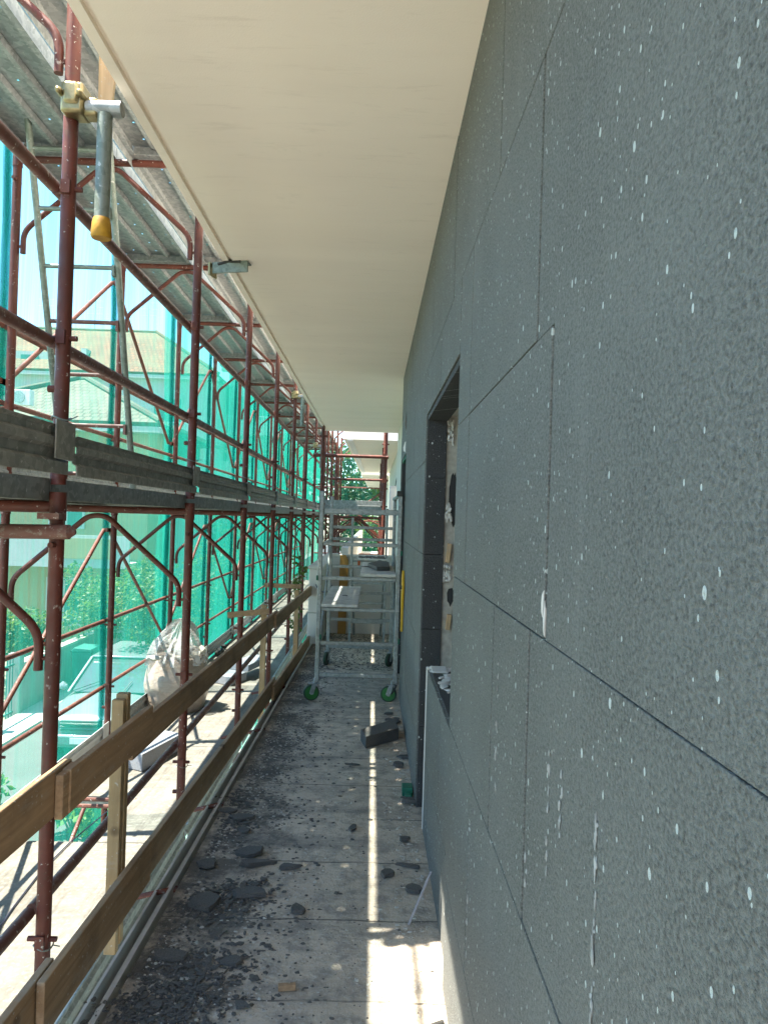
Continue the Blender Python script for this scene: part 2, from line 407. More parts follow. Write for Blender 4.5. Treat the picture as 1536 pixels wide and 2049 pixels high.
for (z0, z1, js) in rows:
    ys = [-1.6] + js + [7.42]
    for y0, y1 in zip(ys, ys[1:]):
        if y1 - y0 < .05: continue
        rects = [(y0, y1, z0, z1)]
        for h in (W1, W2, slot): rects = [q for r in rects for q in cut(r, h)]
        for (a, b, c, d) in rects:
            if b - a < .02 or d - c < .02: continue
            flush = b <= 1.28 and c >= 1.31
            dx = (0.0012 if flush else .001 - .0007 * a + random.uniform(-.0005, .0005)) + (.018 if (a >= 2.4 and b <= 3.7 and d <= .8) else 0)
            g = random.uniform(.004, .006); gz_ = random.uniform(.0008, .002); gt_ = 0 if flush and c > 1.4 else gz_; gd_ = 0 if flush else gz_
            MB().box(WX + dx, WX + .10, a + (0 if flush and a < 1.0 else g), b - (0 if flush and b < 1.0 else g), c + gt_, d - gd_).build('insulation_panel', 'graphite_foam', bld, bevel=0 if flush else .0016, smooth=False)
mas = MB()
for r in [(-1.6, 12.2, -.0, 2.9)]:
    rs = [r]
    for h in (W1, W2, (3.62, 3.95, 0, .8)): rs = [q for r_ in rs for q in cut(r_, h)]
    for (a, b, c, d) in rs: mas.box(WX + .104, WX + .48, a, b, c, d)
mas.build('masonry_wall', 'far_plaster', bld, smooth=False)
MB().box(WX + .02, WX + .5, -6, 12.2, GZ, -.02).build('lower_wall', 'far_plaster', bld, smooth=False)
MB().box(WX + .105, WX + .5, -6, 12.2, 2.95, 9).build('upper_wall', 'far_plaster', bld, smooth=False)
MB().box(3.2, 3.3, -1.6, 12.2, 0, 2.9).box(.8, 3.2, -1.6, -1.5, 0, 2.9).box(.8, 3.2, 12.1, 12.2, 0, 2.9).box(.76, 3.3, -1.6, 12.2, -.05, -.005).box(.76, 3.3, -1.6, 12.2, 2.91, 2.95).build('room', 'inner_shade', bld, smooth=False)
# far jamb, lintel and sill of the near opening
y = W1[1]
for (a, b) in ((0, .42), (.42, .93), (.93, 1.32), (1.32, 1.72), (1.72, 2.047)):
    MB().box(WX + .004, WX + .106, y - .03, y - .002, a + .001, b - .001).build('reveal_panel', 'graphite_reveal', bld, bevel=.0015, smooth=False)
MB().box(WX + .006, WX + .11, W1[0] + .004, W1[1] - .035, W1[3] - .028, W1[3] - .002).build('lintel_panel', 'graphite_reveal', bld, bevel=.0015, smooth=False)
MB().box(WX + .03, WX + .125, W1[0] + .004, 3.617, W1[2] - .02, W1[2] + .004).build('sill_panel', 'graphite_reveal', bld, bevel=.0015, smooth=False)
e = MB().box(WX + .012, WX + .10, 3.618, 3.634, 0.01, .79)
e.box(WX + .030, WX + .105, 3.50, 3.632, .7855, .795)
e.build('plaster_edge', 'plaster_white', bld, bevel=.003, smooth=False)
# broken masonry in the far jamb: ragged patches of painted hole shade, wood packers, plaster lumps
def rag(cx, cz, rx, rz, n, y0, y1, seed):
    rnd = random.Random(seed); return MB().prism([(cx + math.cos(2 * math.pi * i / n) * rx * rnd.uniform(.6, 1.1), cz + math.sin(2 * math.pi * i / n) * rz * rnd.uniform(.7, 1.1)) for i in range(n)], 'Y', y0, y1)
MB().box(WX + .108, WX + .47, y - .012, y - .001, .0, 2.04).build('rough_jamb', 'pale_stone', bld, smooth=False)
rag(WX + .150, 1.62, .026, .15, 18, y - .017, y - .0125, 3).build('hole_shade', 'inner_shade', bld, smooth=False)  # flat dark patch painted in place of the shade in a hole
rag(WX + .150, 1.10, .020, .05, 12, y - .017, y - .0125, 5).build('hole_shade', 'inner_shade', bld, smooth=False)
for (cx, cz, h) in ((.132, 1.33, .10), (.142, .97, .08)):
    MB().obox((WX + cx, y - .03, cz), (.022, .035, h), Matrix.Rotation(R(6), 3, 'Y')).build('wood_packer', 'pale_wood', bld, bevel=.002, smooth=False)
def lump(mb, c, s, rnd, n=1):
    bm = bmesh.new(); bmesh.ops.create_icosphere(bm, subdivisions=n, radius=1)
    o = len(mb.v)
    k = rnd.uniform(0, 50); rz = Matrix.Rotation(rnd.uniform(0, 6.3), 3, 'Z')
    for v in bm.verts:
        p = v.co * (1 + .45 * noise.noise(v.co * 1.6 + Vector((k, 0, 0)))); mb.v.append(Vector(c) + rz @ Vector((p.x * s[0], p.y * s[1], p.z * s[2])))
    mb.f += [tuple(o + v.index for v in f.verts) for f in bm.faces]; bm.free(); return mb
rnd = random.Random(4)
ml = MB()
for k in range(60):
    lump(ml, (WX + .112 + rnd.uniform(-.003, .03), y - .02, rnd.choice([rnd.uniform(1.18, 1.26), rnd.uniform(1.5, 1.58), rnd.uniform(1.9, 2.02)])), (rnd.uniform(.004, .012),) * 2 + (rnd.uniform(.006, .02),), rnd)
for k in range(18):
    lump(ml, (WX + rnd.uniform(.05, .115), rnd.uniform(3.05, 3.6), W1[2] + .008), (rnd.uniform(.008, .03), rnd.uniform(.01, .05), .006), rnd)
tag(ml.build('plaster_drips', 'plaster_white', bld), kind='stuff')
for (yy, zz, h, w) in ((1.150, 1.352, .026, .0022), (1.163, 1.375, .024, .0035), (6.42, 2.34, .10, .03), (6.45, 2.12, .05, .03)):
    lump(MB(), (WX - .001, yy, zz), (.003, w, h), rnd, 2).build('plaster_patch', 'plaster_white', bld)
ms = MB()
for (y0_, z0_, z1_, n_, w_) in ((.868, .86, 1.17, 46, .003), (1.10, .99, 1.17, 18, .002), (1.03, 1.07, 1.16, 12, .0025), (1.24, .88, .96, 8, .003), (1.55, .95, 1.25, 16, .004), (1.9, .4, .75, 20, .006)):
    for k in range(n_):
        lump(ms, (WX + random.uniform(-.0012, .0004), y0_ + random.gauss(0, w_ * .8), random.uniform(z0_, z1_)), (.0015, w_ * random.uniform(.2, .8), random.uniform(.002, .010)), rnd)
tag(ms.build('plaster_spatter', 'plaster_smear', bld), kind='stuff')
# second opening
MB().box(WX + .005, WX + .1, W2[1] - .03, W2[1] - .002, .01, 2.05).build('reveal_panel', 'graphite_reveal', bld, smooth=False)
MB().box(WX + .30, WX + .34, W2[0] + .01, W2[1] - .04, .01, 2.05).build('opening_shade', 'inner_shade', bld, smooth=False)  # near-black sheet standing in for the shade inside the opening
MB().box(WX + .002, WX + .06, W2[0] + .2, W2[1] - .06, 2.035, 2.057).build('lintel_strip', 'green_plastic', bld, smooth=False)

fl = MB()
NY = 60
poly = [(-.79, -1.6), (.40, -1.6), (.40, 12.2), (-.62, 12.2)]
fl.prism(poly, 'Z', -.22, 0)
tag(fl.build('floor', 'dusty_concrete', smooth=False), kind='structure')
# ceiling slab with its drip groove
ce = MB()
ce.prism([(-.845, -1.6), (.38, -1.6), (.42, 12.2), (-.775, 12.2)], 'Z', 2.9, 3.12)
ce.prism([(-.868, -1.6), (-.845, -1.6), (-.775, 12.2), (-.796, 12.2)], 'Z', 2.918, 3.12)
ce.prism([(-.905, -1.6), (-.868, -1.6), (-.796, 12.2), (-.83, 12.2)], 'Z', 2.9, 3.12)
tag(ce.build('ceiling', 'ceiling_plaster', smooth=False), kind='structure')
# metal drip edge along the balcony floor
tr = thing('edge_trim', 'white metal drip edge along the outer rim of the balcony floor', 'trim', (-.83, 2, -.14))
def along(mb, off0, w, z0, z1, ya=-1.0, yb=8.9):
    x = lambda yy: -.79 + (.125 / 9.0) * yy + off0
    mb.prism([(x(ya), ya), (x(ya) + w, ya), (x(yb) + w, yb), (x(yb), yb)], 'Z', z0, z1)
a = MB(); along(a, -.016, .012, -.13, .006); a.build('upright_flange', 'white_metal', tr, smooth=False)
a = MB(); along(a, -.075, .058, -.13, -.122); along(a, -.085, .010, -.13, -.03); along(a, -.052, .006, -.122, -.05); a.build('gutter_lip', 'white_metal', tr, smooth=False)

# parapet of the next balcony and the wall that divides it off
pw = thing('parapet_wall', 'cream parapet wall end at the far end of the wooden guard rail', 'wall', (-.66, 10, 0))
MB().prism([(-.73, 8.86), (-.57, 8.86), (-.55, 12.2), (-.71, 12.2)], 'Z', -.2, .36).build('lower_course', 'plaster_white', pw, bevel=.006, smooth=False)
MB().prism([(-.725, 8.865), (-.575, 8.865), (-.555, 12.2), (-.705, 12.2)], 'Z', .365, .88).build('upper_course', 'plaster_white', pw, bevel=.006, smooth=False)
MB().prism([(-.74, 8.85), (-.56, 8.85), (-.54, 12.2), (-.72, 12.2)], 'Z', .882, .915).build('coping', 'plaster_white', pw, bevel=.006, smooth=False)
dw = thing('divider_wall', 'pale dividing wall across the balcony behind the mobile tower', 'wall', (-.1, 9.8, 0))
MB().box(-.556, .373, 9.7, 9.84, .003, .985).build('wall_body', 'plaster_white', dw, smooth=False, bevel=.004)
MB().box(-.55, .371, 9.68, 9.86, .987, 1.02).build('coping', 'plaster_white', dw, smooth=False, bevel=.006)
# next building beyond the gap
nb = thing('neighbour_building', 'cream building beyond the gap with projecting balcony slabs', 'building', (1, 20, GZ))
MB().box(.48, 6, 13.6, 38, GZ, 9).build('wall', 'far_plaster', nb, smooth=False)
MB().prism([(-.56, 13.6), (.479, 13.6), (.479, 23.2), (-.42, 23.2)], 'Z', 2.92, 3.12).build('balcony_slab', 'ceiling_plaster', nb, smooth=False)
MB().prism([(-.50, 13.6), (-.40, 13.6), (-.26, 23.2), (-.36, 23.2)], 'Z', 2.90, 2.918).build('slab_band', 'white_metal', nb, smooth=False)
MB().prism([(-.40, 23.6), (.479, 23.6), (.479, 34), (-.22, 34)], 'Z', 2.86, 3.06).build('balcony_slab', 'far_plaster', nb, smooth=False)
MB().box(-.5, .479, 13.6, 34, -.2, 0).build('balcony_floor', 'plaster_white', nb, smooth=False)
MB().box(-.55, -.42, 13.6, 34, 0, .95).build('parapet', 'plaster_white', nb, smooth=False)
MB().box(.30, .478, 13.7, 14.0, 0, 2.1).build('pilaster', 'far_plaster', nb, smooth=False, bevel=.01)
for (z, yy) in ((1.95, 14.6), (2.1, 14.6)):
    MB().bent([(.45, yy, 2.3), (.40, yy - .2, 2.0), (.47, yy - .5, 1.85)], .008, n=6).build('wiring', 'rubber', nb)

# ------------------------------------------------------------------ scaffold
XI, XO = -1.05, -2.10
Y0, BAY = 2.52, 1.81
fy = lambda k: Y0 + BAY * k
NK = 12
LV = {'A': -2.4, 'B': -.4, 'C': 1.6}
def frame_proto(xi, xo, name):
    """one portal frame with its base at z = 0, origin at the foot of the inner pole"""
    t = thing(name, 'x', 'scaffold frame', (xi, 0, 0))
    s = 1 if xo > xi else -1
    for (x, sgn) in ((xi, s), (xo, -s)):
        m = MB().tube([(x, 0, -.02), (x, 0, 1.93)], .0242, 14)
        m.tube([(x, 0, .0), (x, 0, .10)], .0275, 14); m.tube([(x, 0, 1.86), (x, 0, 1.955)], .0275, 14)
        for z in (.47, .97): m.tube([(x - .05, 0, z), (x + .045, 0, z)], .009, 8); m.obox((x, -.026, z), (.03, .012, .045))
        m.tube([(x, -.05, 1.78), (x, .04, 1.78)], .010, 8); m.tube([(x - .045 , .0, .30), (x - .02, 0, .30)], .012, 8)
        m.build('pole', 'red_steel', t)
    MB().tube([(xi, 0, 1.905), (xo, 0, 1.905)], .0205, 12).build('transom', 'red_steel', t)
    mid = (xi + xo) / 2
    MB().bent([(xi + s * .047, 0, 1.36), (xi + s * .047, 0, 1.49), (mid - s * .05, 0, 1.868), (mid + s * .05, 0, 1.868), (xo - s * .047, 0, 1.49), (xo - s * .047, 0, 1.36)], .0155, .10, 10).tube(
        [(xi + s * .01, 0, 1.40), (xi + s * .047, 0, 1.40)], .008, 6).tube([(xo - s * .01, 0, 1.40), (xo - s * .047, 0, 1.40)], .008, 6).build('knee_brace', 'red_steel', t)
    return t
LNAME = {'A': 'below the balcony floor', 'B': 'level with the balcony', 'C': 'level with the ceiling'}
proto = frame_proto(XI, XO, 'scaffold_frame'); tr_proto = tree_of(proto); used = False
for lv, z in LV.items():
    for k in range(-1 if lv != 'A' else 0, NK if lv != 'A' else 6):
        o = clone(tr_proto) if used else proto; used = True
        o.location = (XI, fy(k), z)
        far = 'frame out beside the camera' if k < 0 else f'{ORD[k]} frame of the long row'
        tag(o, f'red portal scaffold frame {LNAME[lv]}, {far}', 'scaffold frame', 'red scaffold frames of the long row')
proto2 = frame_proto(-.85, .18, 'scaffold_frame'); t2 = tree_of(proto2); used = False
for lv, z in (('B', -.4), ('C', 1.6)):
    for k in range(4):
        o = clone(t2) if used else proto2; used = True
        o.location = (-.85, 12.62 + (0 if k == 0 else .28) + .0 + k * 2.4 * (1 if k == 0 else .9) if k else 12.62, z)
        tag(o, f'red scaffold frame in the gap past the ceiling end, {ORD[k]} one, {"deck" if lv == "C" else "floor"} level', 'scaffold frame', 'red scaffold frames in the gap')
        if lv == 'B' or True:
            pass
# guard rails
def rail(x, y0, y1, z, label, mt='dusty_red_steel', r=.0205, grp='scaffold guard rails', name='guard_rail', b=.0):
    o = MB().tube([(x, y0, z), (x, y1, z)], r, 12).build(name, mt)
    return tag(o, label, 'rail', grp)
for k in range(-1, NK - 1):
    w = 'bay beside the camera' if k < 0 else f'{ORD[k]} bay'
    rail(XI - .045, fy(k) + .01, fy(k + 1) - .012, 2.575, f'upper dusty red rail above the dark toe boards, inner side, {w}')
    rail(XI - .045, fy(k) + .01, fy(k + 1) - .012, 2.06, f'lower dusty red rail above the dark toe boards, inner side, {w}')
    if k >= 0 or True:
        rail(XO - .05, fy(k) + .01, fy(k + 1) - .012, 2.54, f'upper thin red rail beside the green net at ceiling level, {w}', 'pale_red_steel', .0165)
        rail(XO - .05, fy(k) + .01, fy(k + 1) - .012, 2.10, f'lower thin red rail beside the green net at ceiling level, {w}', 'pale_red_steel', .0165)
        rail(XO - .05, fy(k) + .01, fy(k + 1) - .012, .60, f'upper thin red rail beside the green net at balcony level, {w}', 'pale_red_steel', .0165)
        rail(XO - .05, fy(k) + .01, fy(k + 1) - .012, .06, f'lower thin red rail beside the green net at balcony level, {w}', 'pale_red_steel', .0165)
    rail(XI - .045, fy(k) + .01, fy(k + 1) - .012, .16, f'dusty red rail just outside the wooden guard boards, {w}')
# diagonal braces in the net side
for lv, z in (('B', -.4), ('C', 1.6), ('A', -2.4)):
    for k in range(0, NK - 1 if lv != 'A' else 4):
        up, dn = (k + 1, k) if k % 2 else (k, k + 1)
        s = 1 if dn > up else -1
        a = Vector((XO - .06, fy(up) + s * .06, z + 1.74)); b = Vector((XO - .06, fy(dn) - s * .06, z + .62))
        m = MB().tube([a, b], .0155, 10)
        m.obox(a + Vector((.02, -s * .04, .0)), (.02, .10, .03)); m.obox(b + Vector((.02, s * .04, 0)), (.02, .10, .03))
        tag(m.build('diagonal_brace', 'pale_red_steel'), f'slanting red brace beside the green net {LNAME[lv]}, {ORD[k]} bay', 'brace', 'diagonal scaffold braces')
# decks: steel planks with rows of punched holes, side channels and end hooks
def plank_mesh(x0, x1, ln, holes, top, ztop=0.0):
    m = MB(); xs = [x0]; w = x1 - x0
    hx = []
    if holes:
        nh = max(2, int(w / .17))
        for i in range(nh):
            c = x0 + w * (i + .5) / nh; hx.append(c); xs += [c - .005, c + .005]
    xs.append(x1)
    ys = [0.0]; hy = []
    if holes:
        nn = int(ln / .18)
        for j in range(nn):
            c = ln * (j + .5) / nn; hy.append(c); ys += [c - .005, c + .005]
    ys.append(ln)
    o = len(m.v); nx = len(xs)
    for yy in ys:
        for xx in xs: m.v.append(Vector((xx, yy, ztop)))
    for j in range(len(ys) - 1):
        for i in range(nx - 1):
            if holes and j % 2 == 1 and i % 2 == 1 and random.random() < .55: continue
            a = o + j * nx + i; m.f.append((a, a + 1, a + nx + 1, a + nx))
    return m
def plank(x0, x1, y0, y1, z, label, holes, top, under, grp, ribs=True):
    t = thing('deck_plank', label, 'scaffold plank', ((x0 + x1) / 2, y0, z - .07), grp)
    m = plank_mesh(x0 + .0, x1, y1 - y0, holes, top)
    for i, v in enumerate(m.v): m.v[i] = v + Vector((0, y0, z))
    m.build('tread', top, t, smooth=False)
    c = MB()
    for x in (x0 + .002, x1 - .006): c.box(x, x + .004, y0, y1, z - (.12 if holes and x < x1 - .1 and x0 > -1.5 else .072), z - .001)
    for x in (x0 + .006, x1 - .034): c.box(x, x + .028, y0, y1, z - .072, z - .068)
    if ribs:
        w = x1 - x0
        for f in (.36, .64): c.prism([(x0 + w * f - .022, z - .002), (x0 + w * f - .012, z - .03), (x0 + w * f + .012, z - .03), (x0 + w * f + .022, z - .002)], 'Y', y0 + .03, y1 - .03)
    c.build('side_channel', under, t, smooth=False)
    for yy, sg in ((y0, 1), (y1, -1)):
        MB().box(x0 + .01, x1 - .01, yy, yy + sg * .006, z - .072, z - .002).box(x0 + .03, x1 - .03, yy + sg * .003, yy + sg * .05, z - .071, z - .066).build('end_hook', under, t, smooth=False)
    return t
for k in range(-1, NK - 1):
    w = 'bay beside the camera' if k < 0 else f'{ORD[k]} bay'
    ya, yb = fy(k) + .004, fy(k + 1) - .004
    if k >= 0: plank(-1.448, -1.075, ya, yb, 3.60, f'galvanised punched plank overhead, inner half, {w}', True, 'galvanised', 'galvanised', 'overhead scaffold planks')
    plank(-2.075, -1.535, ya, yb, 3.60, f'galvanised punched plank overhead, net side half, {w}', True, 'galvanised', 'galvanised', 'overhead scaffold planks')
    for (x0, x1, h) in ((-1.55 if k >= 0 else -1.255, -1.075, 'inner'), (-2.075, -1.565 if k >= 0 else -1.30, 'net side')):  # gap beside the camera shaped off-centre so a sun streak reaches the floor
        plank(x0, x1, ya, yb, 1.60, f'dark steel plank at eye height, {h} half, {w}', False, 'dusty_deck', 'dark_galvanised', 'eye height scaffold planks')
    plank(-1.545, -1.075, ya, yb, -.40, f'dusty sunlit plank below the guard boards, inner half, {w}', False, 'dusty_deck', 'galvanised', 'sunlit scaffold planks')
    plank(-2.075, -1.555, 5.02 if k == 1 else ya, yb, -.40, f'dusty sunlit plank below the guard boards, net side half, {w}', False, 'dusty_deck', 'galvanised', 'sunlit scaffold planks')
# raised dusty sheet ribs and dirt on the sunlit deck are in its bump; two red bars bridge the missing piece
for i, yy in enumerate((4.99, 5.05 - .12)):
    tag(MB().tube([(-2.08, yy, -.41 - .02 * i), (-1.5, yy, -.41 - .02 * i)], .014, 8).build('cross_bar', 'pale_red_steel'), f'short red bar across the hole in the sunlit deck, {"nearer" if i else "farther"} one', 'bar', 'bars across the deck hole')
# toe boards
def toe(x, y0, y1, z, h, label, mt, grp, face=1, plate=True):
    t = thing('toe_board', label, 'toe board', (x, y0, z), grp)
    prof = [(0, 0), (.0, .25), (-.014, .32), (-.014, .52), (0, .58), (0, .72), (-.012, .79), (-.012, .93), (0, 1.0)]
    pts = [(x + face * a, z + b * h) for a, b in prof]
    poly = pts + [(px - face * .006, pz) for px, pz in reversed(pts)]
    MB().prism(poly, 'Y', y0, y1).build('board', mt, t, smooth=False)
    if plate:
        MB().box(x + face * .004, x + face * .010, y1 - .12, y1 + .03, z + h * .3, z + h + .015).box(x - face * .05, x + face * .01, y1 + .024, y1 + .03, z + h * .3, z + h + .015).build('end_bracket', 'dark_galvanised' if mt == 'dark_galvanised' else mt, t, smooth=False, bevel=.002)
    return t
for k in range(-1, NK - 1):
    w = 'bay beside the camera' if k < 0 else f'{ORD[k]} bay'
    toe(XI + .045, fy(k) + .04, fy(k + 1) - .04, 1.612, .135 + (.02 if k < 0 else 0), f'dark ribbed metal toe board at eye height, inner side, {w}', 'dark_galvanised', 'eye height toe boards')
    toe(XO + .02, fy(k) + .02, fy(k + 1) - .02, 1.605, .14, f'dark ribbed metal toe board at eye height, net side, {w}', 'galvanised', 'eye height toe boards', 1, False)
    toe(XO + .01, fy(k) + .02, fy(k + 1) - .02, -.385, .16, f'pale ribbed toe board on the sunlit deck, net side, {w}', 'white_metal' if k % 2 else 'galvanised', 'sunlit deck toe boards', 1, True)
    toe(XI + .045, fy(k) + .03, fy(k + 1) - .03, -.39, .16, f'grey toe board below the wooden guard boards, {w}', 'galvanised', 'toe boards under guard boards', 1, False)
# deck, rails and braces of the frames in the gap
for zz, nm in ((1.60, 'eye height'),):
    tp = thing('deck_plank', 'galvanised plank lying across the gap behind the mobile tower', 'scaffold plank', (-.33, 12.7, zz))
    MB().box(-.88, .22, 12.70, 13.3, zz - .05, zz).build('tread', 'galvanised', tp, smooth=False)
    MB().box(-.86, .20, 12.66, 12.69, zz + .02, zz + .19).box(-.86, .20, 12.655, 12.66, zz + .09, zz + .11).build('edge_board', 'galvanised', tp, smooth=False, bevel=.004)
for zz, x0, nm in ((2.53, -1.02, 'upper thick'), (2.14, -.78, 'lower thin')):
    r_ = .030 if nm[0] == 'u' else .02
    m = MB().tube([(x0, 12.56, zz), (.24, 12.56, zz - .0)], r_, 10)
    for xx in (-.85, .18): m.obox((xx, 12.58, zz), (.085, .085, .09))
    tag(m.build('cross_tube', 'red_steel'), f'{nm} red tube across the gap under the far balcony slabs', 'tube', 'cross tubes in the gap')
for i, (x, y_) in enumerate(((-.80, 11.6), (-.86, 12.9), (.185, 12.60))):
    m = MB().tube([(x, y_, -.4), (x, y_, 4.6)], .036 if i == 2 else .028, 12)
    for z in (.5, 1.7, 2.0, 2.75): m.tube([(x - .06, y_, z), (x + .06, y_, z)], .012, 8)
    tag(m.build('standard_pole', 'red_steel'), ['upright red pole rising past the left end of the ceiling', 'upright red pole just behind the ceiling end', 'thick red pole rising at the right end of the ceiling'][i], 'pole', 'upright poles at the ceiling end')
for i in range(5):
    a = fy(NK - 1) + .3 + i * 1.4
    tag(MB().tube([(-1.9, 24.9 - .3 * (i % 2), .3 + i * .55), (.3, 24.9 - .3 * (i % 2), .3 + i * .55)] if i % 2 == 0 else [(-1.2, 24.8, 1.0 + i * .3), (.2, 24.8, 2.0 + i * .3 - (i == 3) * 1.6)], .024, 8).build('end_tube', 'red_steel'), f'far red tube closing the end of the scaffold, {["lowest level one", "rising to the right", "middle level one", "falling to the right", "topmost level one"][i]}', 'tube', 'tubes at the scaffold end')

# ties, clamps and hanging tubes
def hanging(loc, cap, label):
    x, y_, z = loc
    t = thing('hanging_tube', label, 'tube', loc, 'tubes clamped to the scaffold')
    MB().obox((x - .10, y_ - .005, z + .02), (.075, .085, .10)).obox((x - .10, y_ - .05, z + .03), (.05, .02, .07)).tube([(x - .135, y_ - .075, z + .03), (x - .135, y_ + .03, z + .03)], .011, 8).tube([(x - .065, y_ - .078, z + .022), (x - .065, y_ + .03, z + .022)], .011, 8).obox((x - .045, y_, z + .0), (.05, .06, .06)).build('clamp', 'brass_zinc', t, bevel=.012)
    MB().tube([(x - .06, y_ - .01, z), (x + .055, y_ - .01, z)], .026, 14).build('stub', 'galvanised', t)
    MB().tube([(x, y_ - .012, z - .02), (x, y_ - .012, z - .385)], .0242, 16).build('drop_tube', 'aged_tube', t)
    if cap: MB().tube([(x, y_ - .012, z - .365), (x, y_ - .012, z - .38), (x, y_ - .012, z - .425), (x, y_ - .012, z - .432)], [.026, .030, .034, .030], 16).build('end_cap', 'ochre_cap', t)
    return t
hanging((-.925, 2.50, 2.83), True, 'grey tube with an ochre end cap hanging from the clamp on the nearest pole')
hanging((-.95, fy(4) - .03, 3.05), False, 'grey tube without cap clamped high on the fifth pole')
hanging((-.95, fy(6) - .03, 2.75), False, 'grey tube without cap clamped high on the seventh pole')
o = MB().tube([(-2.2, 2.47, 1.405), (-.985, 2.46, 1.425)], [.0242, .0242], 14).tube([(-.985, 2.46, 1.425), (-.965, 2.46, 1.425)], [.022, .008], 14).obox((-1.05, 2.475, 1.475), (.07, .06, .02))
tag(o.build('tie_tube', 'dusty_red_steel'), 'dusty red tube ending in a point just past the nearest pole', 'tube')
for i, k in enumerate((0, 1, 2, 3)):
    yy = (3.05, 3.95, 5.35, 6.7)[i]
    o = MB().tube([(-1.03, yy + .03, -.10), (-.80 + .014 * yy, yy, -.02)], .011, 8).obox((-.80 + .014 * yy, yy, -.02), (.03, .03, .014))
    tag(o.build('wall_tie', 'red_steel'), f'short red tie rod reaching the white drip edge, {ORD[i]} one', 'tie rod', 'red tie rods at the balcony edge')
tag(MB().tube([(-1.33, .8, 3.53), (-1.33, 2.5, 3.53)], .012, 10).build('shadow_tube', 'red_steel'), 'unseen red tube added under the overhead deck to cast a shadow line', 'tube')  # out of view, added to throw a thin shadow line across the sun patch
# wood offcuts wedged against the ceiling edge
for (x, y_, z0, z1, w, lb) in ((-.995, 2.66, 2.78, 3.25, .075, 'pale board wedged upright behind the nearest pole'), (-.99, fy(4) + .35, 3.0, 3.45, .06, 'pale board wedged upright by the fifth pole')):
    m = MB(); m.prism([(x - w * .25, z0), (x + w * .22, z0), (x + w * .65, z1), (x - w * .35, z1)], 'Y', y_, y_ + .02)
    tag(m.build('wedge_board', 'pale_wood', bevel=.002, smooth=False), lb, 'board', 'wedged boards')
for k in range(4):
    for j, z in enumerate((1.80, .05)):
        m = MB(); c = Vector((XI + .002, fy(k), z)); q = [c + Vector((math.cos(a) * .031, math.sin(a) * .031, .006 * math.sin(a * 2))) for a in [i * .35 for i in range(19)]]
        m.tube(q, .0028, 5); m.tube([q[0], q[0] + Vector((.03, -.02, .008))], .002, 5)
        tag(m.build('wire_tie', 'aged_tube'), f'twisted wire loop round the {ORD[k]} inner pole, {["above the dark toe board", "near the sunlit deck"][j]}', 'wire tie', 'wire ties on the poles')
# ladder in the hatch between the decks
ld = thing('ladder', 'grey and red access ladder leaning up through the overhead deck', 'ladder', (-1.66, 4.75, 1.6))
top, bot = Vector((0, 3.96, 3.95)), Vector((0, 4.72, 1.62))
for x in (-1.93 + .0, -1.50):
    MB().tube([(x * 1.0, bot.y, bot.z), (x, top.y, top.z)], .019, 10).build('stile', 'aged_tube', ld)
for i in range(8):
    f = (i + .35) / 8
    p = bot.lerp(top, f)
    MB().tube([(-1.93, p.y, p.z), (-1.50, p.y, p.z)], .0125, 10).obox((-1.52, p.y, p.z - .02), (.015, .05, .06)).build('rung', 'dusty_red_steel' if i < 4 else 'aged_tube', ld)

# debris netting strips
def net(y0, y1, x, z0, z1, label, seed, amp=.035):
    m = MB(); ny = int((y1 - y0) / .12); nz = 26
    for j in range(nz + 1):
        for i in range(ny + 1):
            yy = y0 + (y1 - y0) * i / ny; zz = z0 + (z1 - z0) * j / nz
            pin = abs(math.sin(math.pi * (zz + .4) / 2.0))
            m.v.append(Vector((x + amp * noise.noise(Vector((yy * 1.6, zz * .25, seed))) * (.4 + pin) + .05 * noise.noise(Vector((yy * .5, zz * .5, seed + 9))), yy, zz)))
    for j in range(nz):
        for i in range(ny):
            a = j * (ny + 1) + i; m.f.append((a, a + 1, a + ny + 2, a + ny + 1))
    o = tag(m.build('debris_net', 'debris_netting'), label, 'net', 'green debris nets')
    if x > -2.3:
        for k in range(1, 10):
            if not (y0 <= fy(k) < y1): continue
            g = MB(); na = 14; nj = 22; r2 = random.Random(k * 7 + int(seed))
            for j in range(nj + 1):
                zz = -.3 + 4.0 * j / nj; w = .05 + .035 * abs(math.sin(zz * 1.6 + k)) + .02 * r2.random(); off = .02 * math.sin(zz * 2.3 + k)
                for i in range(na + 1):
                    g.v.append(Vector((-2.165 + (.016 if i % 2 else -.016) + .008 * r2.random(), fy(k) - .01 + off + w * (i / na - .3), zz)))
            for j in range(nj):
                for i in range(na): a = j * (na + 1) + i; g.f.append((a, a + 1, a + na + 2, a + na + 1))
            g.build('gathered_edge', 'debris_netting', o, smooth=False)
    return o
ys = [-1.0, 4.35, 7.98, 11.6, 15.2, 18.8, 33.2]
for i in range(6):
    net(ys[i], ys[i + 1] + .25, -2.235 - .018 * (i % 2), -3.0, 5.4, f'green debris net hung on the outer poles, {ORD[i]} strip from the camera', i * 3.1)
for i in range(2): net((8.3, 14.0)[i], (14.2, 33.0)[i], -2.33, -3.0, 5.4, f'green debris net doubled behind the first layer, {["nearer", "farther"][i]} strip', 40 + i * 5, .06)
m = MB(); n = 24
for j in range(20):
    for i in range(n + 1):
        m.v.append(Vector((-2.25 + 2.85 * i / n, 33.4 + .05 * noise.noise(Vector((i * .4, j * .1, 2))), -3 + 8.4 * j / 19)))
for j in range(19):
    for i in range(n): a = j * (n + 1) + i; m.f.append((a, a + 1, a + n + 2, a + n + 1))
tag(m.build('debris_net', 'debris_netting'), 'green debris net closing the far end of the scaffold', 'net', 'green debris nets')

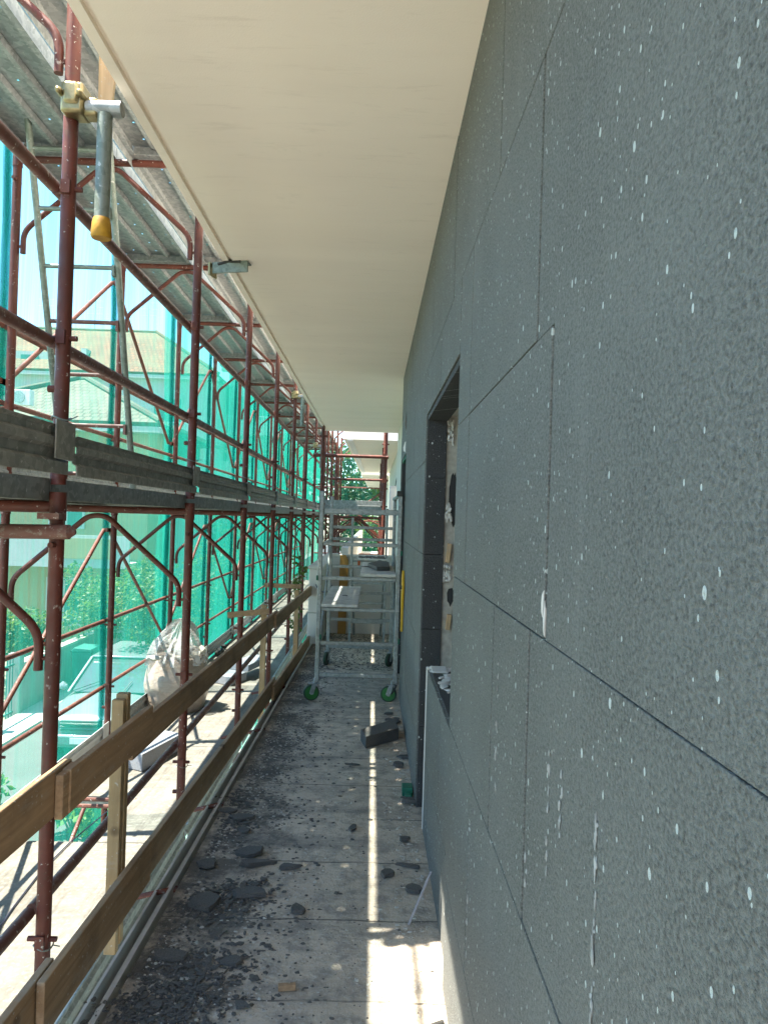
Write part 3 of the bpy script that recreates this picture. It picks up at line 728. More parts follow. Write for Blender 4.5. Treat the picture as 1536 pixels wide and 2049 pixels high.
# ------------------------------------------------------------------ wooden guard rail on the balcony edge
gx = lambda yy: -.925 + (.19 / 7.0) * (yy - 2.0)
gr = 'wooden guard boards'
def gboard(y0, y1, z0, z1, off, label, tilt=0.0):
    m = MB(); a = (gx(y0) + off, y0); b = (gx(y1) + off, y1)
    m.prism([a, (a[0] + .024, y0), (b[0] + .024, y1), b], 'Z', z0, z1)
    for i, v in enumerate(m.v): m.v[i] = Vector((v.x, v.y, v.z + tilt * (v.y - y0)))
    return tag(m.build('guard_board', 'board_wood', bevel=.003, smooth=False), label, 'board', gr)
gboard(1.2, 2.32, .60, .735, -.004, 'upper wooden guard board nearest the camera, ending at the batten')
gboard(2.20, 3.02, .595, .725, .022, 'short upper wooden guard board lapped over the nearest post')
gboard(2.86, 6.4, .555, .675, .0, 'long upper wooden guard board from the nearest to the second post', .004)
gboard(6.2, 8.88, .57, .68, .024, 'far upper wooden guard board reaching the cream parapet')
gboard(1.2, 2.24, .02, .175, -.004, 'lower wooden guard board nearest the camera')
gboard(2.12, 3.05, .015, .175, .024, 'lower wooden guard board with a sunlit top between pole and nearest post')
gboard(2.9, 6.4, .0, .14, .0, 'long lower wooden guard board from the nearest to the second post', -.004)
gboard(6.2, 8.84, -.03, .10, .024, 'far lower wooden guard board reaching the cream parapet')
tag(MB().prism([(gx(2.3) + .022, 2.24), (gx(2.3) + .05, 2.24), (gx(2.3) + .05, 2.31), (gx(2.3) + .022, 2.31)], 'Z', .60, .73).build('batten', 'board_wood', bevel=.002, smooth=False), 'small wooden batten nailed on the joint of the upper guard boards', 'batten')
for i, (yy, z0, z1, w) in enumerate(((2.86, -.16, .79, .075), (6.05, -.28, .78, .05), (8.1, -.30, .70, .05))):
    t = thing('guard_post', ['thick double wooden post nailed behind the nearest guard boards', 'thin wooden post midway along the guard boards', 'thin wooden post near the cream parapet'][i], 'post', (gx(yy) - .035, yy, z0), 'wooden posts of the guard rail')
    x = gx(yy) - .052
    MB().box(x, x + .045, yy - w * .45, yy - .002, z0, z1).build('upright', 'post_wood', t, bevel=.003, smooth=False)
    if i == 0: MB().box(x + .004, x + .049, yy + .002, yy + .04, z0 + .02, z1 + .015).build('upright', 'post_wood', t, bevel=.003, smooth=False)
tag(MB().beam((-1.12, 5.95, .70), (-.80, 6.0, .735), .045, .025, (0, 1, 0)).build('cross_batten', 'board_wood', bevel=.002, smooth=False), 'short wooden batten bridging the third pole and the second post', 'batten')
tag(MB().beam((-1.12, 7.95, .76), (-.74, 8.0, .75), .045, .025, (0, 1, 0)).build('cross_batten', 'board_wood', bevel=.002, smooth=False), 'short wooden batten bridging the fourth pole and the far post', 'batten')

# ------------------------------------------------------------------ bracket on the ceiling edge
br = thing('ceiling_bracket', 'small galvanised bracket fixed across the drip groove of the ceiling', 'bracket', (-.83, 4.2, 2.9))
MB().obox((-.83, 4.16, 2.868), (.21, .012, .062), Matrix.Rotation(R(-14), 3, 'Z')).build('front_plate', 'aged_tube', br, bevel=.002, smooth=False)
MB().obox((-.83, 4.19, 2.895), (.21, .07, .008), Matrix.Rotation(R(-14), 3, 'Z')).build('top_plate', 'aged_tube', br, bevel=.002, smooth=False)
MB().obox((-.938, 4.21, 2.862), (.012, .09, .07), Matrix.Rotation(R(-14), 3, 'Z')).build('side_plate', 'brass_zinc', br, bevel=.002, smooth=False)
MB().tube([(-.90, 4.17, 2.885), (-.84, 4.155, 2.90), (-.77, 4.14, 2.895)], .008, 8).build('bolt', 'rubber', br)

# ------------------------------------------------------------------ mobile aluminium tower
tw = thing('mobile_tower', 'aluminium mobile access tower on green castors standing on the balcony', 'access tower', (-.1, 6.9, 0))
FX = (-.415, .225)
for fyy, zs in ((6.15, (.21, .47, .745, 1.0, 1.28, 1.55)), (7.65, (.185, .46, .735, 1.0, 1.28, 1.40))):
    for x in FX:
        top_ = 1.72 if x > 0 else 1.71
        MB().box(x - .017, x + .017, fyy - .02, fyy + .02, .15, top_).build('post', 'aluminium', tw, bevel=.005, smooth=False)
    for z in zs:
        h = .022 if z < 1.5 else .035
        MB().box(FX[0] + .018, FX[1] - .018, fyy - .013, fyy + .013, z - h / 2 - .004, z + h / 2 + .004).build('rung', 'aluminium', tw, bevel=.004, smooth=False)
MB().tube([(FX[1], 6.16, 1.70), (FX[1] - .01, 7.64, 1.70)], .017, 10).build('top_rail', 'aluminium', tw)
MB().tube([(FX[0], 6.16, 1.27), (FX[0], 7.64, 1.27)], .012, 10).build('side_brace', 'aluminium', tw)
MB().tube([(FX[0] - .0, 6.18, .25), (FX[0], 7.62, 1.22)], .013, 10).build('side_brace', 'aluminium', tw)
MB().tube([(FX[1] - .0, 6.18, .25), (FX[1], 7.62, 1.22)], .013, 10).build('side_brace', 'aluminium', tw)
MB().box(FX[1] - .03, FX[1] + .02, 6.12, 6.18, 1.685, 1.73).build('cap', 'rubber', tw, bevel=.004, smooth=False)
for (x, yy, rz, s) in ((FX[0] - .012, 6.15, 15, 1), (FX[1] - .02, 6.15, -12, 1), (FX[0], 7.65, 75, 0), (FX[1], 7.65, 60, 0)):
    c = bpy.data.objects.new('castor', None); col.objects.link(c); c.parent = tw; c.location = Vector((x, yy, .0)) - tw.location
    rot = Matrix.Rotation(R(rz), 3, 'Z')
    def P(a): return Vector((x, yy, 0)) + rot @ Vector(a)
    off = -.03
    w = MB().tube([P((off, -.0165, .064)), P((off, .0165, .064))], .053, 24); tyre = w.build('wheel', 'green_wheel' if s else 'rubber', tw)
    w = MB().tube([P((off, -.016, .064)), P((off, -.010, .064)), P((off, .010, .064)), P((off, .016, .064))], [.060, .0655, .0655, .060], 28).build('tyre', 'green_tread', tyre)
    hb = MB().tube([P((off, -.02, .062)), P((off, .02, .062))], .014, 12).build('hub', 'aluminium', tyre)
    w.matrix_parent_inverse = Matrix(); 
    fk = MB()
    for q in (-.022, .022):
        fk.v += []; 
        fk.obox(P((off * .7, q, .095)), (.036, .004, .085), rot @ Matrix.Rotation(R(18), 3, 'Y'))
    fk.obox(P((off * .3, 0, .138)), (.085, .05, .006), rot); fk.tube([P((0, 0, .13)), P((0, 0, .18))], .016, 10)
    fk.build('fork', 'aluminium', tw, bevel=.002, smooth=False)
    bpy.data.objects.remove(c)
MB().tube([(FX[1] + .012, 6.10, .15), (FX[1] - .03, 6.08, .08)], .007, 8).build('brake_lever', 'rubber', tw)
for (x, z) in ((FX[0] - .02, 1.0), (FX[1] + .02, .50), (FX[0] + .02, .52), (FX[1] + .02, 1.22)):
    MB().box(x - .008, x + .008, 6.12, 6.16, z - .02, z + .02).build('locking_clip', 'green_plastic', tw, bevel=.003, smooth=False)
for (x0, x1, z, lb) in ((-.395, -.095, .775, 'dusty white board set low across the left half of the tower'), (-.085, .205, 1.03, 'dusty white board set higher across the right half of the tower')):
    tag(MB().box(x0, x1, 6.10, 7.72, z - .006, z + .018).build('platform_board', 'dirty_white_board', bevel=.004, smooth=False), lb, 'board', 'boards laid on the tower')
rnd = random.Random(11)
def shard(name, c, size, rz, label, cat, mt, grp, seed, flat=True):
    r_ = random.Random(seed); n = r_.randint(6, 10); poly = []; size = (size[0], size[1], size[2] * .65)
    for i in range(n):
        a = 2 * math.pi * i / n + r_.uniform(-.25, .25); k = r_.uniform(.5, 1.12); poly.append((math.cos(a) * size[0] * k, math.sin(a) * size[1] * k))
    m = MB(); m.prism(poly, 'Z', 0, size[2]); rot = Matrix.Rotation(rz, 3, 'Z') @ Matrix.Rotation(r_.uniform(-.14, .14), 3, 'X') @ Matrix.Rotation(r_.uniform(-.1, .1), 3, 'Y')
    for i, v in enumerate(m.v):
        q = Vector((v.x * (1 if v.z == 0 else r_.uniform(.86, 1.0)), v.y * (1 if v.z == 0 else r_.uniform(.86, 1.0)), v.z)); m.v[i] = Vector(c) + rot @ q
    return tag(m.build(name, mt, smooth=False), label, cat, grp)
m = MB().prism([(-.03, 6.9), (.08, 7.5), (.17, 7.2), (.16, 6.5), (.05, 6.45)], 'Z', 1.05, 1.085)
tag(m.build('foam_offcut', 'graphite_scrap', bevel=.003, smooth=False), 'flat dark foam offcut lying on the higher tower board', 'foam piece')
shard('foam_scrap', (-.03, 6.9, 1.052), (.06, .03, .008), .2, 'thin dark sliver left of the offcut on the higher tower board', 'foam piece', 'graphite_scrap', None, 41)
shard('foam_scrap', (-.22, 6.75, .795), (.025, .05, .01), .4, 'small dark crumb on the lower tower board', 'foam piece', 'graphite_scrap', None, 42)
# trestle behind the tower
ts = thing('trestle', 'narrow aluminium trestle between the tower and the dividing wall', 'trestle', (-.02, 9.0, 0))
for x in (-.235, .175):
    MB().box(x - .014, x + .014, 8.98, 9.01, 0, 1.5 if x < 0 else 1.62).build('leg', 'aluminium', ts, bevel=.003, smooth=False)
    MB().beam((x, 9.03, 1.02), (x * .8, 9.5, .02), .024, .028).build('leg', 'aluminium', ts, bevel=.003, smooth=False)
for z in (.25, .48, .72, .98):
    MB().box(-.22, .16, 8.985, 9.005, z - .012, z + .012).build('rung', 'aluminium', ts, bevel=.003, smooth=False)
MB().box(-.16, -.13, 8.97, 9.02, .93, .985).box(.12, .15, 8.97, 9.02, .93, .985).build('clamp', 'orange_clamp', ts, smooth=False)
tb = MB().box(-.17, .20, 8.86, 9.45, 1.0, 1.022)
tag(tb.build('platform_board', 'dirty_white_board', bevel=.003, smooth=False), 'debris covered board on top of the trestle', 'board', 'boards laid on the tower')
m = MB()
for k in range(160): lump(m, (rnd.uniform(-.15, .18), rnd.uniform(8.88, 9.4), 1.024), (rnd.uniform(.004, .022), rnd.uniform(.006, .02), rnd.uniform(.003, .008)), rnd)
tag(m.build('board_debris', 'graphite_scrap'), 'dark crumbs scattered on the trestle board', kind='stuff')
tag(MB().prism([(-.405, .005), (-.30, .005), (-.29, .95), (-.33, 1.02), (-.40, 1.01)], 'Y', 9.63, 9.655).build('formwork_board', 'ochre_board', bevel=.003, smooth=False), 'orange yellow board leaning upright on the dividing wall', 'board')
st = thing('yellow_strap', 'yellow strap with black buckle hanging on the dark wall beside the tower', 'strap', (.255, 5.9, .62))
m = MB().prism([(5.86, 1.10), (5.97, 1.05), (5.99, .86), (5.92, .78), (5.90, .66), (5.94, .62), (5.86, .62), (5.85, .8), (5.80, .95)], 'X', .245, .262); m.build('webbing', 'yellow_plastic', st, bevel=.003, smooth=False)
MB().box(.238, .264, 5.83, 5.99, .955, .98).build('buckle', 'rubber', st, bevel=.003, smooth=False)
tag(MB().bent([(-.64, 8.84, .70), (-.60, 8.80, .62), (-.50, 8.78, .62), (-.44, 8.6, .72)], .006, n=6).build('loose_cable', 'cable_black'), 'black cable looped between parapet and tower', 'cable')

# ------------------------------------------------------------------ things on the floor
bl = MB().prism([(-.035, 5.05), (.0, 4.88), (.222, 5.10), (.205, 5.34)], 'Z', .004, .082)
tag(bl.build('foam_block', 'graphite_scrap', bevel=.004, smooth=False), 'thick black foam block lying across the sun stripe near the wall', 'foam block')
shard('foam_scrap', (.20, 5.55, .01), (.07, .10, .012), -.5, 'thin brown black plate just behind the thick foam block', 'foam piece', 'graphite_scrap', None, 6)
tag(MB().box(.205, .262, 4.06, 4.14, .002, .05).box(.22, .255, 4.0, 4.06, .002, .03).build('plastic_shim', 'green_plastic', bevel=.004, smooth=False), 'small green plastic shim at the foot of the dark wall', 'shim')
tag(MB().obox((-.225, 2.385, .012), (.055, .018, .018), Matrix.Rotation(R(8), 3, 'Z')).build('wood_stick', 'board_wood', bevel=.002, smooth=False), 'small brown wood stick on the bare floor near the camera', 'stick')
mk = thing('marker_pen', 'black marker with red tip on the sunlit floor by the wall', 'pen', (.20, 2.22, .0), rz=0)
MB().tube([(.19, 2.20, .010), (.255, 2.235, .010)], .0085, 12).build('barrel', 'rubber', mk)
MB().tube([(.184, 2.197, .010), (.19, 2.20, .010)], [.004, .008], 10).build('tip', 'orange_clamp', mk)
tag(MB().beam((.178, 2.77, .008), (.262, 2.84, .175), .018, .008, (1, 0, 0)).build('foam_strip', 'grey_foam', bevel=.002, smooth=False), 'pale thin strip leaning on the dark wall at the sun patch', 'strip')
S = 'loose scraps of dark foam on the floor'
for i, (x, y_, sx, sy, h, lb) in enumerate([
        (-.47, 3.22, .10, .025, .03, 'long dark foam shard lying highest on the left debris pile'),
        (-.50, 3.33, .07, .05, .02, 'dark foam shard just behind the long shard on the left pile'),
        (-.66, 3.22, .055, .05, .014, 'square dark foam flake at the edge trim left of the long shard'),
        (-.60, 3.72, .075, .04, .014, 'flat dark foam flake with a lifted corner beyond the long shard'),
        (-.56, 3.56, .035, .045, .014, 'small dark foam chip between flat flake and long shard'),
        (-.69, 3.80, .055, .03, .014, 'dark foam chip touching the white drip edge'),
        (-.31, 3.20, .05, .03, .02, 'dark foam chip alone right of the left pile'),
        (-.24, 2.86, .035, .04, .016, 'diamond shaped dark foam chip in mid floor near the sun patch'),
        (-.60, 2.88, .09, .07, .028, 'broad dark foam lump in the middle of the left pile'),
        (-.44, 2.98, .08, .06, .024, 'dark foam lump right of the broad lump in the left pile'),
        (.10, 3.16, .04, .045, .02, 'dark foam chip right of the sun stripe'),
        (.20, 3.24, .075, .014, .014, 'thin dark splinter close to the wall foot'),
        (.21, 3.03, .04, .04, .022, 'dark foam chip at the wall foot beside the pale strip'),
        (.19, 3.50, .035, .03, .02, 'dark rounded chip by the wall foot beyond the splinter'),
        (.235, 3.98, .055, .06, .03, 'dark foam lump in front of the green shim'),
        (.20, 4.55, .04, .03, .03, 'dark chip at the wall foot before the thick block'),
        (.245, 4.72, .05, .04, .016, 'flat dark chip between wall and thick block'),
        (-.42, 2.52, .05, .03, .016, 'ragged dark foam chip on bare floor near the camera'),
        (-.63, 2.55, .06, .04, .02, 'ragged dark foam chip on the left pile near the camera'),
        (-.05, 3.62, .018, .05, .014, 'slim dark splinter in mid floor'),
        (-.08, 4.55, .05, .016, .01, 'slim dark splinter left of the thick block'),
        (.16, 5.75, .05, .03, .016, 'dark chip by the tower right castor'),
        (-.35, 2.30, .03, .02, .012, 'tiny dark chip near the wood stick')]):
    shard('foam_scrap', (x, y_, .006), (sx, sy, h), random.uniform(-.6, .6), lb, 'foam piece', 'graphite_scrap', S, 100 + i)
def crumbs(name, mt, n, pick, smin, smax, label, seed):
    r_ = random.Random(seed); m = MB()
    for _ in range(n):
        x, y_ = pick(r_); s = smin + (smax - smin) * r_.random() ** 3.0
        o = len(m.v); k = r_.choice((4, 5, 5, 6)); a0 = r_.uniform(0, 6.3); h = s * r_.uniform(.15, .5) + .0008; e = r_.uniform(.4, 1)
        base = [Vector((x + math.cos(a0 + 6.283 * i / k) * s * r_.uniform(.6, 1.1), y_ + math.sin(a0 + 6.283 * i / k) * s * e * r_.uniform(.6, 1.1), .0)) for i in range(k)]
        topv = [Vector((x, y_, 0)) + (b - Vector((x, y_, 0))) * r_.uniform(.4, .9) + Vector((0, 0, h * r_.uniform(.6, 1.1))) for b in base]
        m.v += base + topv
        m.f.append(tuple(o + k + i for i in range(k)))
        m.f += [(o + i, o + (i + 1) % k, o + k + (i + 1) % k, o + k + i) for i in range(k)]
    return tag(m.build(name, mt, smooth=False), label, kind='stuff')
def pick_left(r_):
    while True:
        y_ = 1.9 + 7.0 * r_.random() ** 1.6; x = -.735 + .012 * y_ + abs(r_.gauss(0, .24))
        if x > .25: continue
        if noise.noise(Vector((x * 3, y_ * 3, 3))) + .35 * noise.noise(Vector((x * 11, y_ * 11, 5))) > r_.uniform(-.55, .45): return x, y_
def pick_all(r_): return r_.uniform(-.72, .255), 1.9 + 7.6 * r_.random() ** 1.5
def pick_far(r_): return r_.uniform(-.56, .26), r_.uniform(7.4, 9.65)
def pick_right(r_): return .262 - abs(r_.gauss(0, .09)), 1.9 + 5 * r_.random()
crumbs('foam_crumbs', 'graphite_scrap', 9000, pick_left, .0014, .014, 'dark foam crumbs strewn along the outer side of the floor', 1)
crumbs('foam_crumbs', 'graphite_scrap', 1500, pick_all, .0015, .008, 'fine dark crumbs scattered over the whole floor', 2)
crumbs('foam_crumbs', 'graphite_scrap', 2600, pick_far, .002, .018, 'dark rubble under and behind the tower', 3)
crumbs('plaster_crumbs', 'pale_stone', 4200, pick_left, .0014, .011, 'pale plaster crumbs among the dark debris', 4)
crumbs('plaster_crumbs', 'pale_stone', 900, pick_right, .002, .014, 'pale plaster crumbs along the wall foot', 5)
def pick_sun(r_): return r_.uniform(.0, .255), r_.uniform(1.95, 2.8)
crumbs('plaster_crumbs', 'pale_stone', 300, pick_sun, .002, .009, 'pale plaster crumbs in the sun patch', 6)
def heap(pts, name, label, seed):
    r_ = random.Random(seed); m = MB()
    for (x, y_, s, n) in pts:
        for _ in range(n): lump(m, (r_.gauss(x, s), r_.gauss(y_, s * 1.3), r_.uniform(.0, .009)), (.003 + .017 * r_.random() ** 2.5, .003 + .016 * r_.random() ** 2.5, r_.uniform(.0012, .0045)), r_)
    return tag(m.build(name, 'graphite_scrap', smooth=False), label, kind='stuff')
heap([(-.58, 2.9, .055, 260), (-.46, 3.0, .05, 200), (-.66, 3.95, .04, 110), (-.62, 3.65, .05, 110), (-.55, 2.32, .07, 420), (-.47, 2.5, .07, 200), (-.68, 2.25, .05, 160)], 'foam_rubble', 'heaps of broken dark foam on the outer side of the floor', 8)

# ------------------------------------------------------------------ things on the sunlit deck
bag = thing('rubble_sack', 'clear plastic sack stuffed with pale waste on the sunlit scaffold deck', 'sack', (-1.86, 7.35, -.4))
def sack(z0, z1, prof, seed, amp, fold, nz=40, na=72, lean=0.0):
    m = MB(); c = Vector((-1.86, 7.35, -.4))
    for j in range(nz + 1):
        t = j / nz; z = z0 + (z1 - z0) * t; r_ = prof(t)
        for i in range(na):
            a = 2 * math.pi * i / na; dv = Vector((math.cos(a), math.sin(a), t * 1.4))
            big = noise.noise(dv * 1.5 + Vector((seed, 0, 0)))
            fd = abs(noise.noise(Vector((math.cos(a) * 3.2, math.sin(a) * 3.2, t * 1.2 + seed)))) - .25
            hz = abs(noise.noise(Vector((math.cos(a) * 1.5, math.sin(a) * 1.5, z * 9 + seed)))) - .25
            rr = max(.012, r_ + amp * big + fold[0] * fd - fold[1] * .6 * hz)
            m.v.append(c + Vector((math.cos(a) * rr + lean * t * t, math.sin(a) * rr - lean * t, z + amp * .5 * big)))
    for j in range(nz):
        for i in range(na): a = j * na + i; b = j * na + (i + 1) % na; m.f.append((a, b, b + na, a + na))
    m.f.append(tuple(reversed(range(na)))); m.f.append(tuple(nz * na + i for i in range(na)))
    return m
sack(.004, .50, lambda t: .24 + .085 * math.sin(math.pi * min(1, t * .75 + .12)) - .03 * t, 3, .03, (.012, .02)).build('filled_body', 'filled_plastic', bag)
sack(.44, .87, lambda t: .265 * (1 - t ** 1.8) ** .8 + .015, 8, .05, (.15, .02), lean=.05).build('loose_top', 'clear_plastic', bag)
r_ = random.Random(5); m = MB()
for k in range(26): lump(m, (-1.86 + r_.gauss(0, .10), 7.33 + r_.gauss(0, .10), r_.uniform(.12, .24)), (r_.uniform(.03, .08), r_.uniform(.03, .08), r_.uniform(.01, .04)), r_)
m.build('waste_paper', 'pale_stone', bag)
tag(MB().prism([(-1.84, 5.62), (-1.62, 5.50), (-1.47, 6.05), (-1.70, 6.16)], 'Z', -.398, -.27).build('foam_slab', 'grey_foam', bevel=.006, smooth=False), 'grey foam slab on the sunlit deck behind the nearest wooden post', 'foam slab', 'grey foam slabs on the deck')
tag(MB().prism([(-1.72, 8.45), (-1.50, 8.30), (-1.38, 8.62), (-1.58, 8.80)], 'Z', -.398, -.30).build('foam_slab', 'grey_foam', bevel=.006, smooth=False), 'nearer grey foam slab on the deck past the sack', 'foam slab', 'grey foam slabs on the deck')
tag(MB().prism([(-1.60, 8.72), (-1.36, 8.60), (-1.22, 9.2), (-1.42, 9.3)], 'Z', -.298, -.22).build('foam_slab', 'grey_foam', bevel=.006, smooth=False), 'farther grey foam slab overlapping the other past the sack', 'foam slab', 'grey foam slabs on the deck')
pts = [(-1.62 + .05 * math.sin(i * .9), 2.2 + i * .35, -.392) for i in range(16)]
tag(MB().tube(pts, .004, 6).build('deck_cable', 'cable_black'), 'thin dark cable running along the sunlit deck', 'cable')
m = MB()
for k in range(6): lump(m, (-2.0 + r_.uniform(-.05, .08), 10.3 + r_.uniform(-.3, .3), -.36), (.05, .05, .04), r_, 1)
tag(m.build('rag_heap', 'rubber'), 'small dark rubble against the pale toe board past the sack', kind='stuff')
vp = thing('climbing_plant', 'leafy green climber in front of the cream parapet', 'plant', (-.84, 9.15, -.3))
def leaves(mb, c, rad, n, size, r_, shell=.35):
    c = Vector(c)
    for _ in range(n):
        d = Vector((r_.gauss(0, 1), r_.gauss(0, 1), r_.gauss(0, 1))).normalized(); k = (shell + (1 - shell) * r_.random()) ** .6
        p = c + Vector((d.x * rad[0], d.y * rad[1], d.z * rad[2])) * k
        ax = (d * .6 + Vector((r_.uniform(-1, 1), r_.uniform(-1, 1), r_.uniform(-.9, .5)))).normalized(); s = size * r_.uniform(.6, 1.3)
        nx = ax.orthogonal().normalized(); nx = Matrix.Rotation(r_.uniform(0, 6.3), 3, ax) @ nx; w = nx * s * .33; o = len(mb.v)
        up = ax.cross(nx) * s * .10
        mb.v += [p - ax * s * .5, p + w + up, p + ax * s * .5, p - w + up]; mb.f.append((o, o + 1, o + 2, o + 3))
r_ = random.Random(3); m = MB()
for k in range(9): leaves(m, (-.86 + r_.uniform(-.05, .05), 9.1 + r_.uniform(-.1, .1), .15 + .1 * k), (.07, .09, .08), 26, .05, r_)
m.build('foliage', 'leaf_light', vp, smooth=False)
MB().tube([(-.86, 9.12, -.3), (-.85, 9.1, .4), (-.87, 9.12, .95)], .008, 6).build('stem', 'bark', vp)

# ------------------------------------------------------------------ the street beyond: trees, walls, car, houses
def tree(x, y_, h, rad, label, mt, seed, n=2600, size=.13, name='garden_tree', grp='garden trees beyond the net', zc=None):
    r_ = random.Random(seed); t = thing(name, label, 'tree', (x, y_, GZ), grp)
    m = MB(); c0 = Vector((x, y_, GZ + h - rad * .9 if zc is None else zc))
    cl = []
    for k in range(13):
        d = Vector((r_.gauss(0, 1), r_.gauss(0, 1), r_.gauss(0, .8))).normalized() * rad * r_.uniform(.35, .85)
        c = c0 + Vector((d.x, d.y, d.z * .9)); cl.append(c); q = rad * r_.uniform(.28, .50)
        leaves(m, c, (q, q, q * .8), n // 13, size, r_)
    m.build('crown', mt, t, smooth=False)
    w = MB(); base = Vector((x, y_, GZ)); fork = Vector((x + .05, y_, c0.z - rad * .55))
    w.tube([base, base.lerp(fork, .5) + Vector((.04, .03, 0)), fork], [.11 * rad ** .5, .085 * rad ** .5, .07 * rad ** .5], 8)
    for c in cl[:8]: w.tube([fork, fork.lerp(c, .5) + Vector((0, 0, .1)), c], [.05, .035, .012], 6)
    w.build('trunk', 'bark', t)
    return t
tree(-10.9, 19.5, 2.9, 1.3, 'low leafy tree at the far left in front of the yellow house', 'leaf_light', 1)
tree(-8.9, 19.0, 2.8, 1.2, 'round leafy tree behind the garden wall left of the nearest pole', 'leaf_light', 2)
tree(-7.6, 21.0, 3.4, 1.35, 'leafy tree before the white balcony of the yellow house', 'leaf_light', 3)
tree(-5.6, 18.6, 3.7, 1.5, 'pale green leafy tree overhanging the street behind the car', 'leaf_light', 4, 3400)
tree(-4.3, 17.4, 3.9, 1.55, 'broad leafy tree behind the plastic sack', 'leaf_light', 5, 3400)
tree(-3.5, 20.5, 4.3, 1.6, 'tall leafy tree right of the sack', 'leaf_light', 6, 3000)
tree(-4.2, 27, 5.6, 2.0, 'taller dark tree farther up the street', 'leaf_dark', 7, 2600, .2)
tree(-6.2, 32, 6.2, 2.2, 'dark tree behind the yellow house', 'leaf_dark', 8, 2600, .22)
tree(-3.6, 36, 8.6, 2.8, 'tall dark tree beside the white block', 'leaf_dark', 9, 2600, .26)
for i, (x, y_, h, rd) in enumerate(((-2.2, 40, 9.2, 3.2), (.9, 43, 10.0, 3.6), (-.5, 38.5, 5.6, 2.5))):
    tree(x, y_, h, rd, ['dark tree left of centre past the scaffold end', 'tallest dark tree at the scaffold end', 'low dark tree in the middle of the scaffold end'][i], 'leaf_dark', 20 + i, 3600, .24, 'street_tree', 'dark trees past the scaffold end')
def bush(x, y_, h, label, seed, n=420, s=.16):
    r_ = random.Random(seed); t = thing('garden_bush', label, 'bush', (x, y_, GZ), 'bright bushes below the scaffold'); m = MB()
    for k in range(9): leaves(m, (x + r_.gauss(0, .25), y_ + r_.gauss(0, .25), GZ + h * r_.uniform(.25, .9)), (.25, .25, .2), n // 9, s, r_, .1)
    m.build('foliage', 'leaf_bright', t, smooth=False)
    b = MB()
    for k in range(5): b.tube([(x, y_, GZ), (x + r_.gauss(0, .2), y_ + r_.gauss(0, .2), GZ + h * .7)], [.02, .008], 6)
    b.build('stems', 'bark', t)
bush(-5.75, 11.6, .8, 'bright green bush at the lower left beside the road', 31)
bush(-4.0, 10.6, .9, 'bright green bush seen through the hole in the deck', 32, 700)
bush(-3.5, 11.4, .8, 'bright green bush behind the one in the deck hole', 33, 500)

gw = thing('garden_wall', 'low grey rendered garden wall along the far side of the street', 'wall', (-7.85, 20, GZ))
for (a, b) in ((9, 15.2), (17.0, 34)): MB().box(-7.95, -7.76, a, b, GZ, GZ + 1.15).build('wall_body', 'grey_render', gw, smooth=False, bevel=.01)
for (a, b) in ((9, 15.2), (17.0, 34)): MB().box(-7.98, -7.73, a, b, GZ + 1.152, GZ + 1.22).build('coping', 'pavement', gw, smooth=False, bevel=.01)
for yy in (15.3, 16.9): MB().box(-7.99, -7.71, yy - .1, yy + .1, GZ, GZ + 1.45).build('pier', 'grey_render', gw, smooth=False, bevel=.015)
gt = thing('street_gate', 'barred metal gate in the grey garden wall', 'gate', (-7.85, 16.1, GZ))
for i in range(11): MB().tube([(-7.85, 15.45 + i * .13, GZ + .08), (-7.85, 15.45 + i * .13, GZ + 1.35)], .014, 6).build('bar', 'shutter_green', gt)
for z in (.15, 1.2): MB().box(-7.87, -7.83, 15.41, 16.79, GZ + z, GZ + z + .04).build('frame_rail', 'shutter_green', gt, smooth=False)
wb = thing('wheelie_bin', 'dark bin standing by the garden wall up the street', 'bin', (-7.3, 19.6, GZ + .13))
MB().prism([(-7.52, GZ + .2), (-7.12, GZ + .2), (-7.05, GZ + 1.05), (-7.58, GZ + 1.05)], 'Y', 19.3, 19.9).build('body', 'shutter_green', wb, bevel=.03, smooth=False)
MB().prism([(-7.60, GZ + 1.06), (-7.03, GZ + 1.06), (-7.06, GZ + 1.14), (-7.5, GZ + 1.17)], 'Y', 19.26, 19.94).build('lid', 'shutter_green', wb, bevel=.02, smooth=False)
for yy in (19.35, 19.85): MB().tube([(-7.52, yy - .02, GZ + .23), (-7.52, yy + .02, GZ + .23)], .1, 14).build('wheel', 'rubber', wb)

